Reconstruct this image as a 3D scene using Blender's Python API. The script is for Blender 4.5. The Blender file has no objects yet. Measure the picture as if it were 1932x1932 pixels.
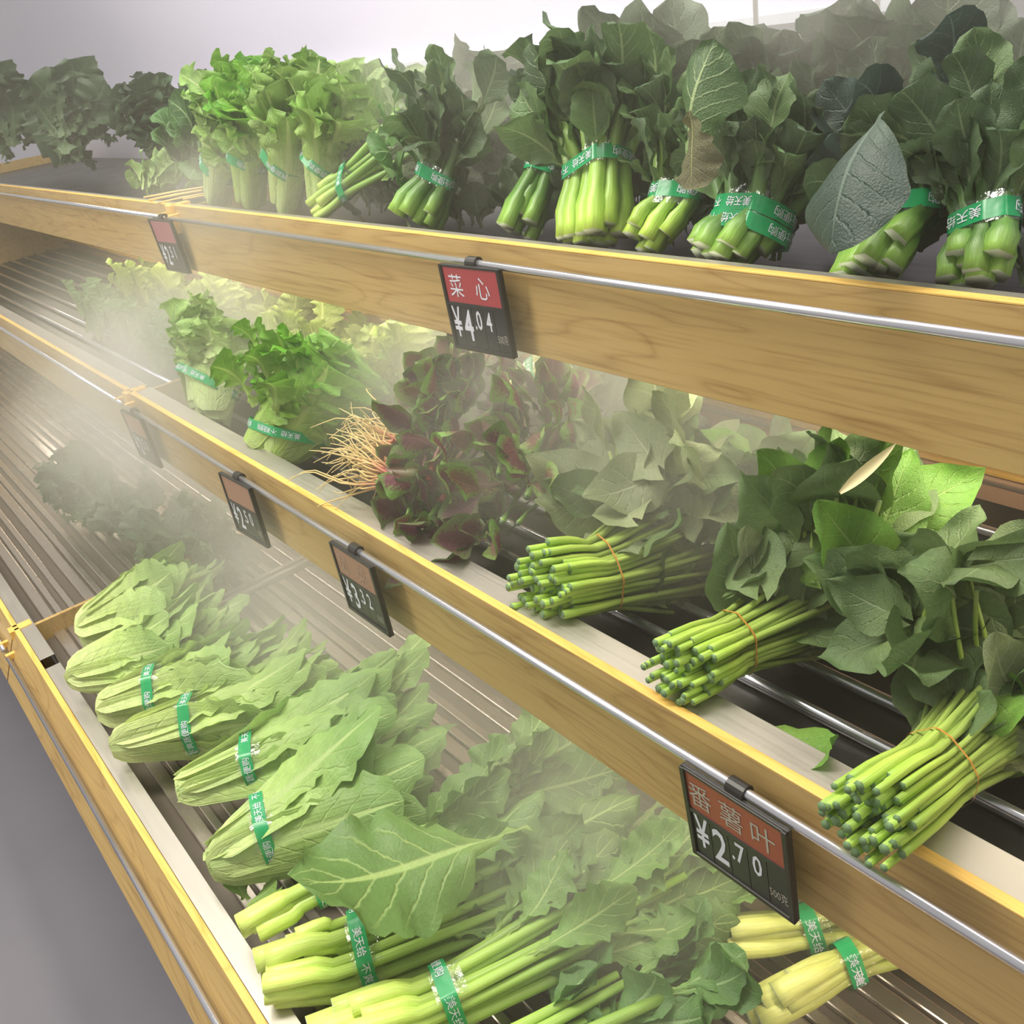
import bpy, math, random
import numpy as np
from mathutils import Vector, Matrix

SC = bpy.context.scene
COL = SC.collection
PI = math.pi
rnd = random.Random(11)

# ------------------------------------------------------------------ camera, sky, lights, exposure
cam_data = bpy.data.cameras.new('camera')
cam_data.sensor_width = 36.0
cam_data.lens = 33.93
cam_data.clip_start = 0.01
cam = bpy.data.objects.new('camera', cam_data)
COL.objects.link(cam)
CAM_X = Vector((0.60969, 0.77642, -0.15951))
CAM_DOWN = Vector((0.27654, -0.39696, -0.87518))
CAM_FWD = Vector((-0.74283, 0.48948, -0.45674))
cam.matrix_world = Matrix(((CAM_X.x, -CAM_DOWN.x, -CAM_FWD.x, 0.0),
                           (CAM_X.y, -CAM_DOWN.y, -CAM_FWD.y, -0.6065),
                           (CAM_X.z, -CAM_DOWN.z, -CAM_FWD.z, 0.24205),
                           (0, 0, 0, 1)))
SC.camera = cam
SC.view_settings.view_transform = 'Standard'
SC.view_settings.look = 'None'
SC.view_settings.exposure = 0.0
SC.view_settings.gamma = 1.0
SC.view_settings.use_curve_mapping = False
SC.cycles.use_denoising = True
SC.cycles.max_bounces = 6
SC.cycles.diffuse_bounces = 2
SC.cycles.glossy_bounces = 3
SC.cycles.transmission_bounces = 4
SC.cycles.transparent_max_bounces = 12
SC.cycles.volume_bounces = 1
SC.cycles.sample_clamp_indirect = 6.0
SC.cycles.volume_step_rate = 4.0
SC.cycles.volume_max_steps = 64
SC.cycles.use_adaptive_sampling = True
SC.cycles.adaptive_threshold = 0.06

world = bpy.data.worlds.new('store_surroundings')
SC.world = world
world.use_nodes = True
world.node_tree.nodes['Background'].inputs[0].default_value = (1.0, 0.985, 0.94, 1)
world.node_tree.nodes['Background'].inputs[1].default_value = 0.42


def area(name, loc, target, sx, sy, energy, color):
    d = bpy.data.lights.new(name, 'AREA')
    d.shape = 'RECTANGLE'
    d.size, d.size_y, d.energy, d.color = sx, sy, energy, color
    o = bpy.data.objects.new(name, d)
    COL.objects.link(o)
    o.location = loc
    o.rotation_euler = (Vector(target) - Vector(loc)).to_track_quat('-Z', 'Y').to_euler()
    return o


area('aisle_light', (-1.7, -1.00, 1.80), (-1.1, -0.35, -0.5), 0.5, 2.4, 80, (1.0, 0.955, 0.83))
area('shelf_canopy_light', (-1.3, 0.02, 1.35), (-1.3, 0.10, 0.0), 4.2, 0.18, 25, (1.0, 0.95, 0.83))



area('upper_board_light', (-1.6, 0.085, -0.108), (-1.6, 0.14, -0.34), 4.6, 0.02, 8, (1.0, 0.90, 0.68))
area('middle_board_light', (-1.6, -0.09, -0.418), (-1.6, -0.04, -0.70), 4.6, 0.02, 7, (1.0, 0.89, 0.70))


# ------------------------------------------------------------------ materials
class NT:
    def __init__(self, name):
        self.m = bpy.data.materials.new(name)
        self.m.use_nodes = True
        self.t = self.m.node_tree
        self.t.nodes.clear()
        self.out = self.n('ShaderNodeOutputMaterial')

    def n(self, kind, **kw):
        nd = self.t.nodes.new(kind)
        for k, v in kw.items():
            setattr(nd, k, v)
        return nd

    def put(self, sock, v):
        if hasattr(v, 'is_output'):
            self.t.links.new(v, sock)
        elif isinstance(v, (tuple, list)) and len(v) == 3 and sock.type == 'RGBA':
            sock.default_value = (*v, 1)
        else:
            sock.default_value = v

    def math(self, op, a, b=None, c=None, clamp=False):
        nd = self.n('ShaderNodeMath', operation=op, use_clamp=clamp)
        self.put(nd.inputs[0], a)
        if b is not None:
            self.put(nd.inputs[1], b)
        if c is not None:
            self.put(nd.inputs[2], c)
        return nd.outputs[0]

    def mix(self, f, a, b, blend='MIX'):
        nd = self.n('ShaderNodeMix', data_type='RGBA', blend_type=blend)
        self.put(nd.inputs[0], f)
        self.put(nd.inputs[6], a)
        self.put(nd.inputs[7], b)
        return nd.outputs[2]

    def ramp(self, f, stops):
        nd = self.n('ShaderNodeValToRGB')
        e = nd.color_ramp.elements
        while len(e) < len(stops):
            e.new(0.5)
        for el, (p, c) in zip(e, stops):
            el.position = p
            el.color = (*c, 1) if len(c) == 3 else c
        self.put(nd.inputs[0], f)
        return nd.outputs[0]

    def smooth(self, v, lo, hi):
        nd = self.n('ShaderNodeMapRange', interpolation_type='SMOOTHSTEP')
        self.put(nd.inputs[0], v)
        self.put(nd.inputs[1], lo)
        self.put(nd.inputs[2], hi)
        return nd.outputs[0]

    def noise(self, scale, detail=2.0, vec=None, rough=0.5, dist=0.0, out=0):
        nd = self.n('ShaderNodeTexNoise')
        nd.inputs['Scale'].default_value = scale
        nd.inputs['Detail'].default_value = detail
        nd.inputs['Roughness'].default_value = rough
        nd.inputs['Distortion'].default_value = dist
        if vec is not None:
            self.put(nd.inputs['Vector'], vec)
        return nd.outputs[out]

    def bsdf(self, color, rough=0.5, metal=0.0, spec=0.5, normal=None, **kw):
        b = self.n('ShaderNodeBsdfPrincipled')
        self.put(b.inputs['Base Color'], color)
        self.put(b.inputs['Roughness'], rough)
        self.put(b.inputs['Metallic'], metal)
        self.put(b.inputs['Specular IOR Level'], spec)
        for k, v in kw.items():
            self.put(b.inputs[k.replace('_', ' ')], v)
        if normal is not None:
            self.put(b.inputs['Normal'], normal)
        return b.outputs[0]

    def bump(self, h, strength=0.3, dist=0.002):
        nd = self.n('ShaderNodeBump')
        nd.inputs['Strength'].default_value = strength
        nd.inputs['Distance'].default_value = dist
        self.put(nd.inputs['Height'], h)
        return nd.outputs[0]

    def done(self, sh):
        self.t.links.new(sh, self.out.inputs['Surface'])
        return self.m


def srgb(r, g, b):
    f = lambda c: (c / 255 / 12.92) if c <= 10.3 else ((c / 255 + 0.055) / 1.055) ** 2.4
    return (f(r), f(g), f(b))


def plain(name, c, rough=0.5, metal=0.0, spec=0.5):
    t = NT(name)
    return t.done(t.bsdf(c, rough, metal, spec))


def leaf_material(name, base, mid, top, vein, edge=None, centre=None, nv=9, vw=0.15, vstr=0.55, rough=0.42,
                  slope=0.9, trans=0.25, stops=(0.0, 0.35, 0.75), bumpy=0.5, rib=0.9, streak=0.0):
    t = NT(name)
    uv = t.n('ShaderNodeUVMap').outputs[0]
    sp = t.n('ShaderNodeSeparateXYZ')
    t.put(sp.inputs[0], uv)
    u, v = sp.outputs[0], sp.outputs[1]
    a = t.math('ABSOLUTE', t.math('MULTIPLY_ADD', v, 2.0, -1.0))
    col = t.ramp(u, [(stops[0], base), (stops[1], mid), (stops[2], top)])
    oi = t.n('ShaderNodeObjectInfo')
    co = t.n('ShaderNodeTexCoord').outputs['Object']
    shift = t.n('ShaderNodeVectorMath', operation='ADD')
    t.put(shift.inputs[0], co)
    t.put(shift.inputs[1], oi.outputs['Random'])
    n1 = t.noise(24.0, 3.0, shift.outputs[0])
    if centre is not None:
        f = t.math('ADD', a, t.math('MULTIPLY_ADD', n1, 0.9, -0.45))
        f2 = t.math('MULTIPLY', t.smooth(f, 0.80, 0.40), t.smooth(u, 0.98, 0.8))
        col = t.mix(f2, col, centre)
    if edge is not None:
        col = t.mix(t.math('MULTIPLY', t.smooth(a, 0.6, 0.95), 0.8), col, edge)
    val = t.math('MULTIPLY_ADD', n1, 0.7, 0.62)
    val = t.math('MULTIPLY', val, t.math('MULTIPLY_ADD', oi.outputs['Random'], 0.5, 0.78))
    col = t.mix(1.0, col, val, 'MULTIPLY')
    if streak:
        mps = t.n('ShaderNodeMapping')
        t.put(mps.inputs[0], uv)
        mps.inputs['Scale'].default_value = (1.0, 9.0, 1.0)
        t.put(mps.inputs['Location'], oi.outputs['Random'])
        sk = t.noise(2.6, 2.0, mps.outputs[0])
        fade = t.math('MULTIPLY', t.smooth(u, 0.8, 0.15), streak)
        col = t.mix(t.math('MULTIPLY', t.smooth(sk, 0.50, 0.66), fade), col, vein)
        col = t.mix(t.math('MULTIPLY', t.smooth(sk, 0.46, 0.30), t.math('MULTIPLY', fade, 0.6)), col, mid)
    # midrib narrows towards the tip; side veins run forward from it
    w = t.math('MULTIPLY_ADD', u, -vw, vw * 1.12)
    ribm = t.smooth(a, t.math('MULTIPLY', w, 1.25), t.math('MULTIPLY', w, 0.45))
    ph = t.math('SUBTRACT', t.math('MULTIPLY', u, float(nv)), t.math('MULTIPLY', a, slope * nv * 0.28))
    ph = t.math('ADD', ph, t.math('MULTIPLY', n1, 0.35))
    fr = t.math('ABSOLUTE', t.math('MULTIPLY_ADD', t.math('FRACT', ph), 2.0, -1.0))
    side = t.math('MULTIPLY', t.smooth(fr, 0.20, 0.03), t.smooth(a, 1.0, 0.35))
    col = t.mix(t.math('MULTIPLY', side, vstr), col, vein)
    col = t.mix(t.math('MULTIPLY', ribm, rib), col, vein)
    back = t.n('ShaderNodeNewGeometry').outputs['Backfacing']
    col = t.mix(t.math('MULTIPLY', back, 0.28), col, t.mix(0.5, vein, mid))
    h = t.math('ADD', t.math('MULTIPLY', t.math('MAXIMUM', ribm, side), 0.7), t.math('MULTIPLY', t.noise(70.0, 2.0, shift.outputs[0]), 0.5))
    if streak:
        h = t.math('ADD', h, t.math('MULTIPLY', sk, 1.2))
    nrm = t.bump(h, bumpy, 0.003)
    p = t.bsdf(col, rough, 0, 0.45, nrm)
    tr = t.n('ShaderNodeBsdfTranslucent')
    t.put(tr.inputs[0], col)
    t.put(tr.inputs[1], nrm)
    mx = t.n('ShaderNodeMixShader')
    mx.inputs[0].default_value = trans
    t.put(mx.inputs[1], p)
    t.put(mx.inputs[2], tr.outputs[0])
    return t.done(mx.outputs[0])


def stem_material(name, a, b, c, rough=0.38, node=None):
    t = NT(name)
    uv = t.n('ShaderNodeUVMap').outputs[0]
    sp = t.n('ShaderNodeSeparateXYZ')
    t.put(sp.inputs[0], uv)
    u, v = sp.outputs[0], sp.outputs[1]
    col = t.ramp(u, [(0.0, a), (0.35, b), (0.9, c)])
    oi = t.n('ShaderNodeObjectInfo')
    mp = t.n('ShaderNodeMapping')
    t.put(mp.inputs[0], uv)
    mp.inputs['Scale'].default_value = (1.2, 7.0, 1.0)
    t.put(mp.inputs['Location'], oi.outputs['Random'])
    st = t.noise(3.0, 3.0, mp.outputs[0])
    val = t.math('MULTIPLY', t.math('MULTIPLY_ADD', st, 0.7, 0.65), t.math('MULTIPLY_ADD', oi.outputs['Random'], 0.35, 0.85))
    col = t.mix(1.0, col, val, 'MULTIPLY')
    return t.done(t.bsdf(col, rough, 0, 0.5, t.bump(st, 0.35, 0.002), Subsurface_Weight=0.12, Subsurface_Radius=(0.004, 0.006, 0.002)))


def wood_material(name, dark, light, scale=1.0):
    t = NT(name)
    co = t.n('ShaderNodeTexCoord').outputs['Object']
    mp = t.n('ShaderNodeMapping')
    t.put(mp.inputs[0], co)
    mp.inputs['Scale'].default_value = (1.3 * scale, 9.0 * scale, 9.0 * scale)
    n = t.noise(1.6, 2.0, mp.outputs[0], 0.5, 0.4)
    rings = t.math('FRACT', t.math('MULTIPLY', n, 9.0))
    rings = t.math('POWER', t.math('ABSOLUTE', t.math('MULTIPLY_ADD', rings, 2.0, -1.0)), 5.0)
    mp2 = t.n('ShaderNodeMapping')
    t.put(mp2.inputs[0], co)
    mp2.inputs['Scale'].default_value = (6.0, 160.0, 160.0)
    pores = t.noise(1.5, 3.0, mp2.outputs[0])
    f = t.math('ADD', t.math('MULTIPLY', rings, 0.45), t.math('MULTIPLY', t.smooth(pores, 0.45, 0.75), 0.45))
    f = t.math('ADD', f, t.math('MULTIPLY_ADD', t.noise(3.0, 2.0, co), 0.5, -0.2), None, True)
    col = t.mix(f, light, dark)
    return t.done(t.bsdf(col, 0.42, 0, 0.4, t.bump(pores, 0.12, 0.001)))


M = {}
M['wood'] = wood_material('light_oak', srgb(158, 122, 70), srgb(200, 168, 108))
M['edge'] = wood_material('lit_oak_edge', srgb(215, 160, 70), srgb(246, 202, 112))  # oak with the overhead light on board tops put into a brighter yellow


def steel_material(name, c, rough, brushed=60.0, metal=0.9):
    t = NT(name)
    co = t.n('ShaderNodeTexCoord').outputs['Object']
    mp = t.n('ShaderNodeMapping')
    t.put(mp.inputs[0], co)
    mp.inputs['Scale'].default_value = (2.0, brushed, brushed)
    n = t.noise(4.0, 3.0, mp.outputs[0])
    wet = t.noise(9.0, 3.0, co)
    r = t.math('ADD', rough, t.math('MULTIPLY_ADD', t.math('ADD', n, wet), 0.16, -0.16))
    return t.done(t.bsdf(c, r, metal, 0.5, t.bump(n, 0.08, 0.001)))


M['rail'] = steel_material('chrome_rail', (0.74, 0.74, 0.80), 0.22)
M['lip'] = steel_material('brushed_steel', (0.62, 0.58, 0.52), 0.45)
M['slat'] = steel_material('steel_slat', (0.56, 0.49, 0.42), 0.26, 20.0, 0.8)
M['tray'] = steel_material('dark_steel_tray', (0.075, 0.07, 0.066), 0.38)
M['trayfloor'] = steel_material('brown_steel_tray', (0.17, 0.14, 0.11), 0.45, 60.0, 0.4)
M['black'] = plain('black_plastic', srgb(38, 36, 36), 0.38)
M['card'] = plain('charcoal_card', srgb(44, 45, 48), 0.35)
M['red'] = plain('hazed_red_card', srgb(176, 70, 76), 0.42)  # red-brown card, turned pinkish by haze and glare put into the colour
M['rust'] = plain('rust_red_card', srgb(160, 78, 58), 0.42)
M['brown'] = plain('hazed_brown_card', srgb(168, 128, 108), 0.5)  # red-brown card washed out by painted-in haze and glare
M['mauve'] = plain('hazed_mauve_card', srgb(165, 95, 105), 0.45)  # same red-brown card, haze painted into its colour
M['white'] = plain('white_print', srgb(226, 228, 240), 0.5)
M['greyprint'] = plain('grey_print', srgb(178, 172, 160), 0.5)
M['dimprint'] = plain('faint_print', srgb(178, 146, 126), 0.5)
M['orange'] = plain('orange_band', srgb(200, 140, 60), 0.45)
M['root'] = stem_material('straw_root', srgb(196, 96, 84), srgb(226, 196, 130), srgb(238, 214, 150), 0.6)
M['cut'] = plain('pale_cut_end', srgb(208, 218, 186), 0.5)
M['cutdark'] = plain('grey_green_cut_end', srgb(112, 142, 98), 0.5)
M['straw'] = plain('straw', srgb(232, 200, 130), 0.6)
t = NT('green_tape')
co = t.n('ShaderNodeTexCoord').outputs['Object']
p = t.bsdf(t.mix(t.noise(30.0, 2.0, co), srgb(8, 140, 82), srgb(36, 182, 112)), 0.22, 0, 0.5, t.bump(t.noise(60.0, 2.0, co), 0.25, 0.002))
tp = t.n('ShaderNodeBsdfTransparent')
mx = t.n('ShaderNodeMixShader')
mx.inputs[0].default_value = 0.12
t.put(mx.inputs[1], p)
t.put(mx.inputs[2], tp.outputs[0])
M['tape'] = t.done(mx.outputs[0])
t = NT('clear_film')
co = t.n('ShaderNodeTexCoord').outputs['Object']
gl = t.n('ShaderNodeBsdfGlossy')
gl.inputs['Roughness'].default_value = 0.12
t.put(gl.inputs['Normal'], t.bump(t.noise(75.0, 3.0, co), 0.9, 0.004))
tp = t.n('ShaderNodeBsdfTransparent')
mx = t.n('ShaderNodeMixShader')
mx.inputs[0].default_value = 0.13
t.put(mx.inputs[1], tp.outputs[0])
t.put(mx.inputs[2], gl.outputs[0])
M['film'] = t.done(mx.outputs[0])

LM = leaf_material
M['choyleaf_dark'] = LM('dark_choy_leaf', srgb(128, 160, 88), srgb(80, 106, 70), srgb(70, 94, 64), srgb(150, 172, 130), nv=8, vstr=0.35, vw=0.11, rib=0.8)
M['choyleaf'] = LM('choy_leaf', srgb(146, 178, 88), srgb(92, 126, 72), srgb(86, 118, 72), srgb(168, 188, 134), nv=8, vstr=0.45, vw=0.12)
M['choyleaf_blue'] = LM('grey_green_choy_leaf', srgb(92, 112, 90), srgb(58, 76, 68), srgb(52, 70, 64), srgb(120, 140, 126), nv=7, vstr=0.25, vw=0.07, rib=0.7)
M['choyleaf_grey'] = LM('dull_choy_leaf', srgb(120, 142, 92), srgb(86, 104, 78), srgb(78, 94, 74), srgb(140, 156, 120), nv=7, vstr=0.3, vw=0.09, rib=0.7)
M['choyleaf_mid'] = LM('green_choy_leaf', srgb(150, 190, 90), srgb(88, 138, 62), srgb(80, 124, 64), srgb(170, 200, 140), nv=7, vstr=0.4)
M['choyleaf_pale'] = LM('pale_choy_leaf', srgb(200, 222, 140), srgb(166, 200, 118), srgb(140, 176, 104), srgb(214, 230, 176), nv=7, vstr=0.4)
M['choyleaf_bright'] = LM('bright_spoon_leaf', srgb(188, 216, 120), srgb(142, 184, 84), srgb(128, 172, 74), srgb(190, 214, 138), nv=6, vstr=0.35)
M['dark'] = LM('dark_curly_leaf', srgb(110, 136, 92), srgb(66, 90, 62), srgb(54, 76, 54), srgb(110, 136, 100), nv=6, vstr=0.3, rib=0.5)
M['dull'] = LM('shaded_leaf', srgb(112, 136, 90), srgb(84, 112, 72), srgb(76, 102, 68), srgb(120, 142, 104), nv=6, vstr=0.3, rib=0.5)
M['lettuce_vivid'] = LM('vivid_lettuce_leaf', srgb(214, 228, 164), srgb(136, 186, 60), srgb(94, 164, 30), srgb(188, 218, 116), nv=7, vw=0.22, vstr=0.35, stops=(0.0, 0.45, 0.8), trans=0.3, streak=0.8)
M['lettuce_mid'] = LM('lettuce_leaf', srgb(216, 232, 168), srgb(164, 200, 98), srgb(118, 166, 66), srgb(206, 226, 150), nv=7, vw=0.24, vstr=0.35, stops=(0.0, 0.45, 0.85), trans=0.3, streak=0.8)
M['lettuce_pale'] = LM('pale_lettuce_leaf', srgb(220, 234, 176), srgb(176, 206, 122), srgb(140, 180, 92), srgb(212, 228, 166), nv=7, vw=0.22, vstr=0.35, stops=(0.0, 0.45, 0.85), trans=0.3, streak=0.8)
M['lettuce_yellow'] = LM('yellow_green_lettuce_leaf', srgb(206, 214, 140), srgb(172, 190, 96), srgb(150, 174, 78), srgb(206, 214, 142), nv=7, vw=0.2, vstr=0.3, trans=0.3, streak=0.8)
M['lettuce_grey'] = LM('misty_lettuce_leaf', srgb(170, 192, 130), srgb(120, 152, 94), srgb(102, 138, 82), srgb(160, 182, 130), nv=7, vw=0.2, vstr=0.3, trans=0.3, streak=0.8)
M['youmai_pale'] = LM('pale_long_lettuce_leaf', srgb(238, 246, 178), srgb(196, 222, 128), srgb(134, 176, 88), srgb(214, 232, 160), nv=8, vw=0.22, vstr=0.3, stops=(0.06, 0.45, 0.85), streak=1.0)
M['youmai'] = LM('long_lettuce_leaf', srgb(230, 242, 168), srgb(172, 206, 112), srgb(110, 156, 80), srgb(196, 220, 146), nv=8, vw=0.22, vstr=0.3, stops=(0.06, 0.42, 0.8), streak=1.0)
M['mustard'] = LM('mustard_leaf', srgb(170, 200, 96), srgb(106, 152, 68), srgb(88, 132, 62), srgb(190, 214, 136), nv=8, vw=0.12, vstr=0.6)
M['yellowleaf'] = LM('yellowish_leaf', srgb(206, 206, 112), srgb(166, 172, 80), srgb(140, 152, 74), srgb(206, 208, 140), nv=7, vstr=0.4)
M['amaranth'] = LM('amaranth_leaf', srgb(160, 180, 90), srgb(126, 164, 78), srgb(118, 160, 74), srgb(160, 110, 104), centre=srgb(120, 62, 74), nv=8, vw=0.07, vstr=0.25, rib=0.6)
M['amaranth_dark'] = LM('dark_amaranth_leaf', srgb(116, 92, 80), srgb(104, 116, 78), srgb(98, 126, 74), srgb(140, 100, 104), centre=srgb(98, 60, 76), nv=8, vw=0.06, vstr=0.25, rib=0.5)
M['potato'] = LM('sweet_potato_leaf', srgb(122, 146, 84), srgb(98, 124, 76), srgb(92, 120, 74), srgb(150, 166, 122), nv=6, vw=0.05, vstr=0.4, slope=1.3, rib=0.7)
M['potato_limp'] = LM('limp_sweet_potato_leaf', srgb(168, 178, 130), srgb(140, 154, 112), srgb(132, 148, 106), srgb(190, 196, 156), nv=6, vw=0.05, vstr=0.4, slope=1.3, rib=0.7)
M['potato_bright'] = LM('fresh_sweet_potato_leaf', srgb(136, 172, 74), srgb(106, 152, 58), srgb(96, 146, 52), srgb(160, 190, 110), nv=6, vw=0.05, vstr=0.35, slope=1.3)
M['stem_choy'] = stem_material('choy_stalk', srgb(188, 220, 92), srgb(152, 192, 74), srgb(140, 172, 92))
M['stem_choydark'] = stem_material('dark_choy_stalk', srgb(150, 190, 84), srgb(98, 142, 66), srgb(92, 122, 72))
M['stem_celery'] = stem_material('pale_stalk', srgb(200, 224, 120), srgb(170, 204, 100), srgb(132, 172, 84))
M['stem_mustard'] = stem_material('mustard_stalk', srgb(226, 244, 130), srgb(206, 232, 112), srgb(140, 178, 80))
M['stem_yellow'] = stem_material('yellowish_stalk', srgb(218, 222, 134), srgb(206, 210, 116), srgb(170, 180, 92))
M['stem_potato'] = stem_material('sweet_potato_stalk', srgb(160, 198, 74), srgb(188, 216, 96), srgb(140, 162, 84))
M['stem_red'] = stem_material('red_stalk', srgb(190, 84, 84), srgb(128, 76, 70), srgb(112, 112, 70))
M['cutred'] = plain('dull_red_cut_end', srgb(120, 80, 70), 0.6)


# ------------------------------------------------------------------ mesh and object helpers
def new_mesh(name, V, F, mats, uv=None, smooth=True, mi=None):
    me = bpy.data.meshes.new(name)
    me.from_pydata([tuple(map(float, v)) for v in V], [], [tuple(int(i) for i in f) for f in F])
    for m in mats:
        me.materials.append(m)
    if smooth:
        me.polygons.foreach_set('use_smooth', [True] * len(me.polygons))
    if mi is not None:
        me.polygons.foreach_set('material_index', [int(i) for i in mi])
    if uv is not None:
        lay = me.uv_layers.new(name='uv')
        li = np.empty(len(me.loops), dtype=np.int32)
        me.loops.foreach_get('vertex_index', li)
        lay.data.foreach_set('uv', np.asarray(uv, dtype=np.float32)[li].ravel())
    me.update()
    return me


def link(name, me, parent=None, mat=None, label=None):
    o = bpy.data.objects.new(name, me)
    COL.objects.link(o)
    if parent is not None:
        o.parent = parent
    if mat is not None:
        o.matrix_basis = mat
    if label:
        o['label'] = label
    return o


def thing(name, label, cat, loc=(0, 0, 0), group=None, rot=None):
    o = bpy.data.objects.new(name, None)
    o.empty_display_size = 0.02
    COL.objects.link(o)
    o.location = loc
    if rot is not None:
        o.rotation_euler = rot
    o['label'] = label
    o['category'] = cat
    if group:
        o['group'] = group
    return o


def box_vf(x0, x1, y0, y1, z0, z1, bev=0.0):
    import bmesh
    bm = bmesh.new()
    bmesh.ops.create_cube(bm, size=1.0)
    for v in bm.verts:
        v.co = Vector(((x0 + x1) / 2 + v.co.x * (x1 - x0), (y0 + y1) / 2 + v.co.y * (y1 - y0), (z0 + z1) / 2 + v.co.z * (z1 - z0)))
    if bev:
        bmesh.ops.bevel(bm, geom=bm.edges[:], offset=bev, segments=2, affect='EDGES', profile=0.5)
    bm.verts.index_update()
    V = [tuple(v.co) for v in bm.verts]
    F = [[v.index for v in f.verts] for f in bm.faces]
    bm.free()
    return V, F


def box(name, b, mat, parent=None, bev=0.0, label=None, mesh_mat=None):
    V, F = box_vf(*b, bev)
    return link(name, new_mesh(name, V, F, [mat], smooth=False), parent, mesh_mat, label)


def join(parts):
    V, F, UV, MI = [], [], [], []
    for p in parts:
        k = len(V)
        V += [tuple(v) for v in p[0]]
        F += [[i + k for i in f] for f in p[1]]
        if len(p) > 2 and p[2] is not None:
            UV += [tuple(x) for x in p[2]]
        if len(p) > 3:
            MI += list(p[3])
    return V, F, (UV or None), (MI or None)


def bez(pts, n):
    """smooth path through a few points (Catmull-Rom)"""
    P = [np.array(p, float) for p in pts]
    P = [2 * P[0] - P[1]] + P + [2 * P[-1] - P[-2]]
    out = []
    seg = len(P) - 3
    for k in range(n):
        s = k / (n - 1) * seg
        i = min(int(s), seg - 1)
        u = s - i
        a, b, c, d = P[i:i + 4]
        out.append(0.5 * (2 * b + (c - a) * u + (2 * a - 5 * b + 4 * c - d) * u * u + (3 * b - a - 3 * c + d) * u ** 3))
    return np.array(out)


def tube(path, rad, sides=8, profile=None, cap=True, flat=1.0, up=None):
    """tube along path; profile(angle) scales the radius; returns V, F, uv, material index (1 on the caps)"""
    path = np.asarray(path, float)
    n = len(path)
    T = np.gradient(path, axis=0)
    T /= np.linalg.norm(T, axis=1)[:, None] + 1e-12
    ref = np.array(up if up is not None else (0.0, 0.0, 1.0), float)
    if abs(ref @ T[0]) > 0.95:
        ref = np.array((0.0, -1.0, 0.0))
    V, uv = [], []
    ang = np.linspace(0, 2 * PI, sides, endpoint=False)
    pr = np.array([profile(a) for a in ang]) if profile else np.ones(sides)
    N = ref - T[0] * (ref @ T[0])
    for i in range(n):
        N = N - T[i] * (N @ T[i])
        N /= np.linalg.norm(N) + 1e-12
        Bn = np.cross(T[i], N)
        r = rad[i] if hasattr(rad, '__len__') else rad
        for k, a in enumerate(ang):
            V.append(path[i] + r * pr[k] * (math.sin(a) * flat * N + math.cos(a) * Bn))
            uv.append((i / (n - 1), k / sides))
    F, mi = [], []
    for i in range(n - 1):
        for k in range(sides):
            k2 = (k + 1) % sides
            F.append([i * sides + k, i * sides + k2, (i + 1) * sides + k2, (i + 1) * sides + k])
            mi.append(0)
    if cap:
        F.append([k for k in range(sides)][::-1])
        F.append([(n - 1) * sides + k for k in range(sides)])
        mi += [1, 1]
    return V, F, uv, mi


# ------------------------------------------------------------------ leaves: a few meshes of each kind, shared
def leaf_mesh(name, width, length=1.0, pet=0.0, petw=0.012, bend=0.5, bend_pow=1.5, cup=-0.25, ruff=0.0, rfreq=5, tip=1.0,
              serr=0.0, lobe=0.0, nu=14, nv=8, seed=0, twist=0.0, wob=0.01, fold=0.0, calm=0.0, butt=0.0):
    r = np.random.default_rng(seed)
    us = np.linspace(0, 1, nu + 1)
    vs = np.linspace(-1, 1, nv + 1)
    ph = r.uniform(0, 6.28, 6)
    V, uv, F = [], [], []
    y = z = 0.0
    th_prev = 0.0
    for i, u in enumerate(us):
        th = bend * u ** bend_pow
        if i:
            d = length / nu
            tm = 0.5 * (th + th_prev)
            y += d * math.sin(tm)
            z += d * math.cos(tm)
        th_prev = th
        tz = np.array((0, math.sin(th), math.cos(th)))
        ny = np.array((0, math.cos(th), -math.sin(th)))
        w = width(u)
        if butt:
            w *= 1 - butt * max(0.0, 1 - u / 0.10) ** 2
        rf = 1.0 if not calm else min(1.0, max(0.0, (u - calm) / 0.22))
        tw = twist * u
        for v in vs:
            a = abs(v)
            edge = a ** 2
            ww = w * (1 + rf * serr * edge * math.sin(u * 60 + ph[0] + v))
            off = cup * ww * a ** 1.6 + fold * ww * a
            off += rf * ruff * edge * (math.sin(rfreq * 6.28 * u + ph[1] + (1.7 if v > 0 else 0)) + 0.6 * math.sin(rfreq * 11.0 * u + ph[2] + v * 2)) * min(1.0, ww * 12)
            off += (0.3 + 0.7 * rf) * wob * math.sin(7 * u + ph[3] + 2 * v) * (0.3 + a) * min(1.0, w * 14)
            ext = rf * ruff * 0.5 * edge * (math.sin(rfreq * 8.0 * u + ph[4] + v) + 0.5 * math.sin(rfreq * 17.0 * u + ph[5]))
            cx = math.cos(min(1.2, abs(cup) * a * 0.9))
            side = np.array((math.cos(tw), math.sin(tw) * ny[1], math.sin(tw) * ny[2]))
            p = np.array((0, y, z)) + side * (v * ww * cx + ext * np.sign(v)) + ny * off
            p = p + tz * (-lobe * edge * (1 - u) ** 3 * 1.0)
            V.append(p)
            uv.append((u, v * 0.5 + 0.5))
    m = nv + 1
    for i in range(nu):
        for k in range(nv):
            F.append([i * m + k, i * m + k + 1, (i + 1) * m + k + 1, (i + 1) * m + k])
    return V, F, uv


def oval(wmax, peak=0.55, pet=0.0, petw=0.02, point=0.5):
    def f(u):
        if u < pet:
            return petw
        s = (u - pet) / (1 - pet)
        k = math.log(0.5) / math.log(peak)
        b = math.sin(PI * s ** k) ** point if 0 < s < 1 else 0.0
        return max(petw * (1 - s), wmax * b) + 0.002
    return f


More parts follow.
